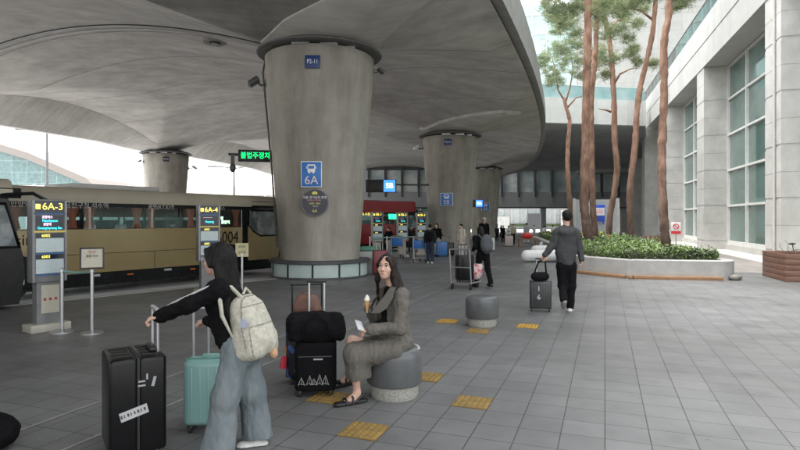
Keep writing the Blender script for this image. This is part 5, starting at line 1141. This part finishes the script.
MB().box((0,-.062,.37), (.46,.122,.62), bev=.05, seg=4).build('shell', M_print, s2, smooth=60); MB().box((0,.062,.37), (.46,.122,.62), bev=.05, seg=4).build('shell', M_print, s2, smooth=60); MB().box((0,0,.37), (.464,.012,.624)).build('zip_band', M_black, s2); MB().box((-.236,-.02,.36), (.012,.10,.07), bev=.003).build('orange_band', mat('orange_band', (.55,.2,.04), rough=.6), s2); wheels4(s2, .17, .09, .055); handle(s2, .16, .09, .66, 1.02, M_black, r=.011)
MB().tube([(-.25,-.08,.30), (-.27,-.09,.18)], [.03,.04], 8).build('red_tag', mat('red_tag', (.5,.03,.05), rough=.6), s2)
M_leath = mat('brown_leather', (.10,.045,.03), (.16,.075,.05), rough=.5, scale=8, bump=.1)
bb = soft('tote_bag', [C((-.06,0,.08), (.07,0,.08), .09, .09, .04, (0,1,0), .7), C((-.05,0,.18), (.06,0,.18), .065, .065, .06, (0,1,0), .6), CUT((0,0,.0), (0,0,-1))], .008, M_leath, None, [(.008, 12, 12, 12, 3)]); bb.location = D(307, 5.98, .685); tag(bb, 'brown leather bag standing on the printed suitcase', 'bag'); MB().tube([(-.06,0,.23), (-.03,0,.29), (.04,0,.29), (.06,0,.22)], .008, 8).build('bag_handle', M_leath, bb)

# ---- man in the hooded top seen from behind
m1 = Fig('person', 'man in a charcoal hooded top and black trousers walking away beside the planting bed', 566, 10.55); J = m1.J
hd = Head(J(566.5,217.5), unit((-.12,1,-.05)), k=1.05); f = V3(0,1,0); nb = J(566,228.5); ch = J(566,238); wa = J(566,252); pe = J(566.5,262); shL = J(557.5,232.5); shR = J(575.5,232.5); elL = J(552.5,245,.02); wrL = J(545,255,.02); elR = J(579.5,247,.02); wrR = J(581.5,259,-.03)
hipL = J(561.5,266); hipR = J(571.5,266); knL = J(562.5,286,.02); anL = J(564,300,-.22); knR = J(571,286,.03); anR = J(570,306.5,.02)
body = hd.prims(False) + [C(hd.p(0,-.01,-.05), nb, .058, .06, .03), C(nb, ch, .07, .12, .04), C(ch, wa, .13, .12, .05, f, .75), C(wa, pe, .12, .14, .05, f, .8), C(shL, elL, .048, .04), C(elL, wrL, .04, .028), C(shR, elR, .048, .04), C(elR, wrR, .04, .028), C(hipL, knL, .08, .06), C(knL, anL, .055, .04), C(hipR, knR, .08, .06), C(knR, anR, .055, .04)] + hand(wrL, (-.35,.1,-1), (-.4,-.8,0), -1, k=1.05, curl=.7, rf=.0095) + hand(wrR, (.0,.05,-1), (-1,.0,0), 1, k=1.05, curl=.35, rf=.0095)
m1.make(body, .008)
m1.part('hooded_top', [C(ch, nb, .16, .085, .05, f, .75), C(shL, shR, .078, .078, .06), C(ch, wa, .18, .18, .06, f, .72), C(wa, pe, .18, .175, .06, f, .75), C(shL, elL, .08, .072, .02), C(elL, wrL, .07, .056, .03), C(shR, elR, .08, .072, .02), C(elR, wrR, .07, .056, .03), C(J(561.5,229.5,-.03), J(571.5,229.5,-.03), .062, .062, .06), C(J(562,232,-.10), J(571,232,-.10), .055, .055, .06), C(J(566.5,233,-.10), J(566.5,238,-.10), .075, .04, .06), CUT(tuple(J(0,264.5)), (0,0,-1))], .0095, M_hood, [(.014, 7, 7, 5, 1), (.008, 18, 18, 10, 5)])
m1.part('trousers', [C(pe, (hipL+hipR)/2, .15, .14, .05, f, .85), C(hipL, knL, .103, .082, .05), C(knL, anL, .08, .068, .04), C(hipR, knR, .103, .085, .05), C(knR, anR, .082, .072, .04)], .0095, M_trous, [(.010, 8, 8, 5, 4), (.007, 20, 20, 9, 1)])
m1.part('hair', [hd.e((0,-.02,.05), (.084,.102,.085), .02), hd.e((0,-.045,.0), (.076,.07,.07), .03)], .009, M_hair, [(.008, 40, 40, 40, 3)])
m1.part('shoe', [C(anL+V3(0,.0,-.02), anL+V3(.02,.10,-.14), .048, .045, .03), C(anL+V3(0,-.03,-.03), anL+V3(.0,.05,-.10), .045, .045, .03)], .01, M_shoeg); m1.part('shoe', foot(anR, J(571,309.8,.2), .046)+[CUT((0,0,.004), (0,0,-1))], .01, M_shoew)
mc = thing('suitcase', 'dark grey cabin suitcase rolling beside the hooded man', 'suitcase', D(540.5, 10.6), ray(540)); M_dcase = mat('dark_grey_shell', (.03,.032,.034), (.045,.047,.05), rough=.4)
MB().box((0,-.055,.31), (.40,.108,.52), bev=.04, seg=3).build('shell', M_dcase, mc, smooth=60); MB().box((0,.055,.31), (.40,.108,.52), bev=.04, seg=3).build('shell', M_dcase, mc, smooth=60); MB().box((0,0,.31), (.404,.01,.524)).build('zip_band', M_black, mc); wheels4(mc, .16, .07, .055); handle(mc, .07, .0, .56, .98, M_steel)
for q in range(7): MB().box((-.15+q*.05,-.111,.31), (.012,.006,.44), bev=.002).build('rib', M_dcase, mc)
text('lettering', '1', .13, M_shin, mc, (-.03,-.116,.43)); text('lettering', '6', .13, M_shin, mc, (-.03,-.116,.27))
hb = soft('hand_bag', [C((-.09,0,.09), (.09,0,.09), .075, .075, .03, (0,1,0), .8), E((0,0,.07), (.17,.08,.08), None, .03), CUT((0,0,.0), (0,0,-1))], .012, M_softb); hb.location = D(540, 10.55, .575); tag(hb, 'small black bag resting on the dark grey cabin suitcase', 'bag'); MB().tube([(-.12,0,.1), (-.04,.0,.33), (.06,0,.42), (.1,0,.33), (.12,0,.1)], .016, 8).build('bag_strap', M_softb, hb)

# ---- travellers farther off
def walker(label, px, pyf, hpx, yaw, top, bot, hair, longhair=False, coat_len=0, stride=.12, bag=None, cap_=None, lean=0, armf=0, vox=.016, vx=1.0, group='travellers in the distance', shoe=None, sit=False):
    d = F*HC/(pyf-HY) if pyf else 60; d = d if pyf else 60
    Hh = hpx*d/F; g = Fig('person', label, px, d, group); k = Hh/1.68; fw = V3(math.sin(yaw), -math.cos(yaw), 0); lf = V3(math.cos(yaw), math.sin(yaw), 0)*1.0   # fw: facing, yaw 0 = to the camera
    def Q(l, fo, z): return (lf*l*vx + fw*fo)*k + V3(0,0,z*k)
    hd = Head(Q(0,.05+lean*1.3,1.56-lean*.35), fw, k=k); nb = Q(0,.0+lean*1.1,1.43-lean*.25); ch = Q(0,lean*.8,1.25-lean*.1); wa = Q(0,lean*.2,1.05); pe = Q(0,0,.93)
    J_ = {}
    for sg_, n_ in ((1,'L'), (-1,'R')):
        ss = stride*sg_; J_[n_] = (Q(sg_*.17,lean*.95,1.36-lean*.2), Q(sg_*.22,-ss*.5+armf*.3,1.10), Q(sg_*.21,-ss*.8+armf+.05,.90+armf*.5), Q(sg_*.085,0,.90), Q(sg_*.09,ss*.7+.02,.49), Q(sg_*.09,ss*1.2-(.06 if ss < 0 else 0),.09+(.05 if ss < 0 and stride > .1 else 0)))
    b = hd.prims(hpx > 50) + [C(hd.p(0,-.01,-.05), nb, .05*k, .055*k), C(nb, ch, .07*k, .1*k), C(ch, wa, .11*k, .11*k, .05, fw, .75), C(wa, pe, .11*k, .13*k, .05, fw, .8)]
    tp_ = [C(ch, nb, .145*k, .08*k, .05, fw, .75), C(J_['L'][0], J_['R'][0], .07*k, .07*k, .05), C(ch, wa, .155*k, .145*k, .05, fw, .75), C(wa, pe, .15*k, .155*k, .05, fw, .78)]; tr = [C(pe, Q(0,0,.88), .14*k, .13*k, .05, fw, .85)]; sh = []
    for n_ in 'LR':
        s_, e_, w_, h_, k_, a_ = J_[n_]; b += [C(s_, e_, .042*k, .036*k), C(e_, w_, .036*k, .025*k), C(h_, k_, .075*k, .055*k), C(k_, a_, .05*k, .035*k)] + hand(w_, w_-e_, lf*(1 if n_ == 'R' else -1), 1 if n_ == 'L' else -1, k=k*1.05, curl=.4, rf=max(.009, vox*.62))
        tp_ += [C(s_, e_, .07*k, .06*k, .04), C(e_, w_, .058*k, .046*k, .04)]; tr += [C(h_, k_, .095*k, .076*k, .04), C(k_, a_, .074*k, .066*k, .04)]
        sh.append(foot(a_, a_+fw*.17*k+V3(0,0,-a_[2]+max(.03, a_[2]-.06)), .045*k))
    if coat_len: tp_ += [C(pe, Q(0,0,.93-coat_len), .165*k, .18*k, .05, fw, .8), CUT(tuple(Q(0,0,.93-coat_len)), (0,0,-1))]
    g.make(b, vox); g.part('top' if not coat_len else 'coat', tp_, vox, top, [(.012, 8, 8, 5, px)]); g.part('trousers', tr, vox, bot, [(.01, 8, 8, 5, px)])
    for q in sh: g.part('shoe', q, vox, shoe or M_black)
    hh = [hd.e((0,-.022,.045), (.086,.1,.088), .02), hd.ne((0,.1,-.035), (.06,.07,.09), .02)]
    if longhair: hh += [C(hd.p(0,-.07,0), Q(0,-.13+lean,1.28), .075*k, .06*k, .04), C(hd.p(.06,-.03,0), Q(.09,-.02+lean,1.33), .035*k, .03*k, .03), C(hd.p(-.06,-.03,0), Q(-.09,-.02+lean,1.33), .035*k, .03*k, .03)]
    g.part('hair', hh, vox*.8, hair)
    if cap_: g.part('cap', [hd.e((0,-.02,.075), (.09,.105,.075), .02), C(hd.p(-.04,.1,.075), hd.p(.04,.1,.075), .025*k, .025*k, .02), CUT(tuple(hd.p(0,0,.045)), (0,0,-1))], vox*.8, cap_)
    g.Q = Q; g.k = k
    return g
def pack_on(g, label, m, w_=.15, h_=.22, d_=.10, z=1.18):
    Q = g.Q; c = Q(0,-.20,z); fw = unit(Q(0,1,0)-Q(0,0,0)); lf = unit(Q(1,0,0)-Q(0,0,0)); Rb = np.stack([lf, fw, V3(0,0,1)], 1)
    o = soft('backpack', [E(c, (w_,d_,h_), Rb, .03), E(c+V3(0,0,-.08)-fw*.05, (w_*.8,d_*.8,h_*.5), Rb, .03)], .014, m); o.location = g.o; tag(o, label, 'backpack')
    st = MB()
    for q in (-1, 1): st.tube([Q(q*.1,-.13,1.34), Q(q*.11,.02,1.43), Q(q*.11,.13,1.25), Q(q*.12,.0,1.02)], .02, 6)
    st.build('strap', m, o); return o
M_char = cloth('dark_jacket_cloth', (.016,.017,.019), (.028,.029,.032)); M_navyd = cloth('dark_blue_denim', (.02,.03,.055), (.035,.05,.085)); M_creamc = cloth('cream_coat_cloth', (.50,.46,.37), (.6,.56,.47)); M_greyt = cloth('grey_trouser_cloth', (.26,.26,.255), (.34,.34,.33)); M_beige = cloth('beige_cloth', (.38,.33,.26), (.46,.41,.34)); M_palec = cloth('pale_cloth', (.48,.47,.46), (.58,.57,.56)); M_lgrey = cloth('light_grey_cloth', (.30,.31,.33), (.38,.39,.41))
M_gbag = cloth('grey_bag_cloth', (.07,.075,.085), (.11,.115,.125))
cw = walker('woman in black with long dark hair and a grey backpack pushing a luggage cart', 483, 287.5, 62, math.pi+.35, M_blackknit, M_trous, M_hair, longhair=True, stride=.16, lean=.10, armf=.22, vox=.011, vx=1.1, group=None, shoe=M_black)
pack_on(cw, 'grey backpack on the woman pushing the luggage cart', M_gbag, w_=.17, h_=.25, d_=.13)
a_ = walker('man in dark jacket and blue jeans, back turned, by the red coach', 430, 263.5, 39, math.pi-.1, M_char, M_navyd, M_hair, stride=.04, shoe=M_shoew)
b_ = walker('brown haired woman in black top and grey trousers with a crossbody strap', 437, 256.5, 33, -.5, M_blackknit, M_greyt, M_hairb, longhair=True, stride=.03)
c_ = walker('woman in a long cream coat looking down in front of the middle column', 461.5, 257, 33, -.9, M_creamc, M_palec, M_hair, longhair=False, coat_len=.30, stride=.02)
d_ = walker('person in black wearing a pale cap behind the woman with the cart', 484, 254, 36, .2, M_blackknit, M_trous, M_hair, stride=.06, cap_=mat('cap_beige', (.5,.46,.4), rough=.7))
pal = [('traveller in dark clothes at the foot of the farthest column, left of the pair', 497, 241, 15, math.pi, M_char, M_trous, M_hair), ('traveller in black just left of the woman with the pale suitcase', 503, 242.5, 17, .3, M_blackknit, M_trous, M_hair), ('traveller in black and white with a pale suitcase in the far group', 508.5, 245.5, 20, .4, M_palec, M_trous, M_hair), ('woman in beige top and dark trousers at the right of the far group', 513, 245, 21, -.4, M_beige, M_trous, M_hair),
       ('traveller in a pale grey hooded jacket walking off under the bridge', 526.5, 243.5, 20.5, math.pi+.2, M_lgrey, M_palec, M_hair), ('pale clothed person behind the farthest white bench, left one', 544, 243, 17, 2.5, M_palec, M_beige, M_hair), ('pale clothed person behind the farthest white bench, right one', 553, 242, 17, -2.6, M_palec, M_lgrey, M_hairb),
       ('person in dark jacket waiting left of the three beige kiosks', 381, 255, 30, .8, M_char, M_trous, M_hair), ('person in black waiting between the beige kiosks and the near column', 389, 256, 29, -.7, M_blackknit, M_lgrey, M_hairb), ('person in dark clothes between the kiosks under the red coach', 411, 252, 26, .2, M_char, M_navyd, M_hair), ('small figure in white far off under the link bridge', 534, 238, 13, 2, M_palec, M_lgrey, M_hair), ('small figure in black far off beside the farthest column', 501, 237, 12, 1, M_char, M_trous, M_hair)]
for lab, px, pf, hpx, yw, t_, bt, hr_ in pal: walker(lab, px, pf, hpx, yw, t_, bt, hr_, stride=random.uniform(.02,.12), vox=.024)
pack_on(a_, 'black backpack on the man standing by the red coach', M_softb, h_=.2)

# carts, cases and boards in the distance
def cart(lab, px, pyf, rz, board=None):
    s = thing('luggage_cart', lab, 'luggage cart', G(px, pyf), rz, 'steel luggage carts')
    f = MB()
    for x in (-.26, .26): f.tube([(x,.35,.16), (x,-.42,.14)], .02, 8).tube([(x,.35,.16), (x,.42,.6), (x,.48,1.0)], .02, 8)
    f.tube([(-.26,.48,1.0), (.26,.48,1.0)], .024, 8).tube([(-.26,.0,.155), (.26,0,.155)], .016, 8).tube([(-.26,-.3,.15), (.26,-.3,.15)], .016, 8).tube([(-.26,.42,.55), (.26,.42,.55)], .016, 8).build('frame', M_steel, s)
    for x, y in ((-.24,.33), (.24,.33), (0,-.42)): MB().cyl((x-.02,y,.07), (x+.02,y,.07), .07, n=14).build('wheel', M_rub, s)
    if board: MB().box((0,.40,.74), (.46,.02,.34), bev=.01).build('advert_board', M_blue, s); MB().box((0,.385,.76), (.3,.012,.1)).build('white_panel', M_white, s)
    return s
cart('luggage cart pushed by the woman in black with the grey backpack', 466, 288, ray(466)+R(160))
cart('luggage cart with a blue board beside the middle kiosk', 399, 258, R(170), True); cart('luggage cart with a blue board left of the man in dark blue jeans', 420, 262, R(175), True)
def case(lab, px, pyf, w_, h_, d_, m, rz=0, z=0, nm='suitcase'):
    p = G(px, pyf); s = thing(nm, lab, 'suitcase', (p.x, p.y, z), rz)
    MB().box((0,0,.05+h_/2), (w_,d_,h_), bev=min(.04, d_*.25), seg=3).build('shell', m, s, smooth=60); wheels4(s, w_*.38, d_*.3, .05); handle(s, w_*.2, d_*.4, h_, h_+.3, M_steel, r=.012); MB().box((0,0,.05+h_/2), (w_+.006,.016,h_+.006)).build('zip_band', M_black, s); return s
case('black suitcase standing upright on the pushed luggage cart', 464.5, 288.5, .42, .62, .28, M_blkcase, R(15), .17)
pk = soft('shopping_bag', [E((0,0,.2), (.16,.14,.2), None, .03), C((-.1,0,.3), (.1,0,.34), .09, .08, .04), CUT((0,0,0), (0,0,-1))], .015, mat('pink_white_bag', (.6,.10,.14), (.72,.6,.58), rough=.6, scale=7, lo=.42, hi=.5)); pk.location = G(471.5, 287.5)+Vector((.12,0,.2)); tag(pk, 'pink and white bag on the pushed luggage cart', 'bag')
case('blue suitcase between the grey trousered woman and the middle column', 442, 256.5, .52, .66, .3, mat('blue_shell', (.03,.13,.38), (.04,.16,.42), rough=.35)); case('black suitcase standing beside the blue one at the middle column', 449.5, 256.5, .42, .60, .28, M_blkcase)
case('pale suitcase of the far group under the bridge', 509, 246.5, .5, .65, .3, mat('pale_pink_shell', (.55,.45,.42), rough=.4)); case('white suitcase at the foot of the farthest column', 489.5, 251, .55, .68, .3, M_white)
# bin and crate at the right of the nearest column
bn = thing('waste_bin', 'pale green topped bin beside the skirt of the nearest column', 'bin', D(369, 18.2), R(-10)); MB().box((0,0,.36), (.55,.5,.72), bev=.03).build('bin_body', mat('bin_pale', (.45,.47,.46), rough=.4), bn); MB().box((0,0,.79), (.62,.56,.13), bev=.04).build('bin_lid', mat('bin_green', (.10,.26,.19), rough=.5), bn)
rb = thing('suitcase', 'dark red suitcase behind the head of the seated woman', 'suitcase', D(380, 17.5), R(10)); MB().box((0,0,.42), (.46,.28,.72), bev=.05).build('shell', mat('dark_red_shell', (.16,.02,.025), rough=.4), rb); wheels4(rb, .16, .08, .06); handle(rb, .1, .1, .7, 1.02, M_steel)
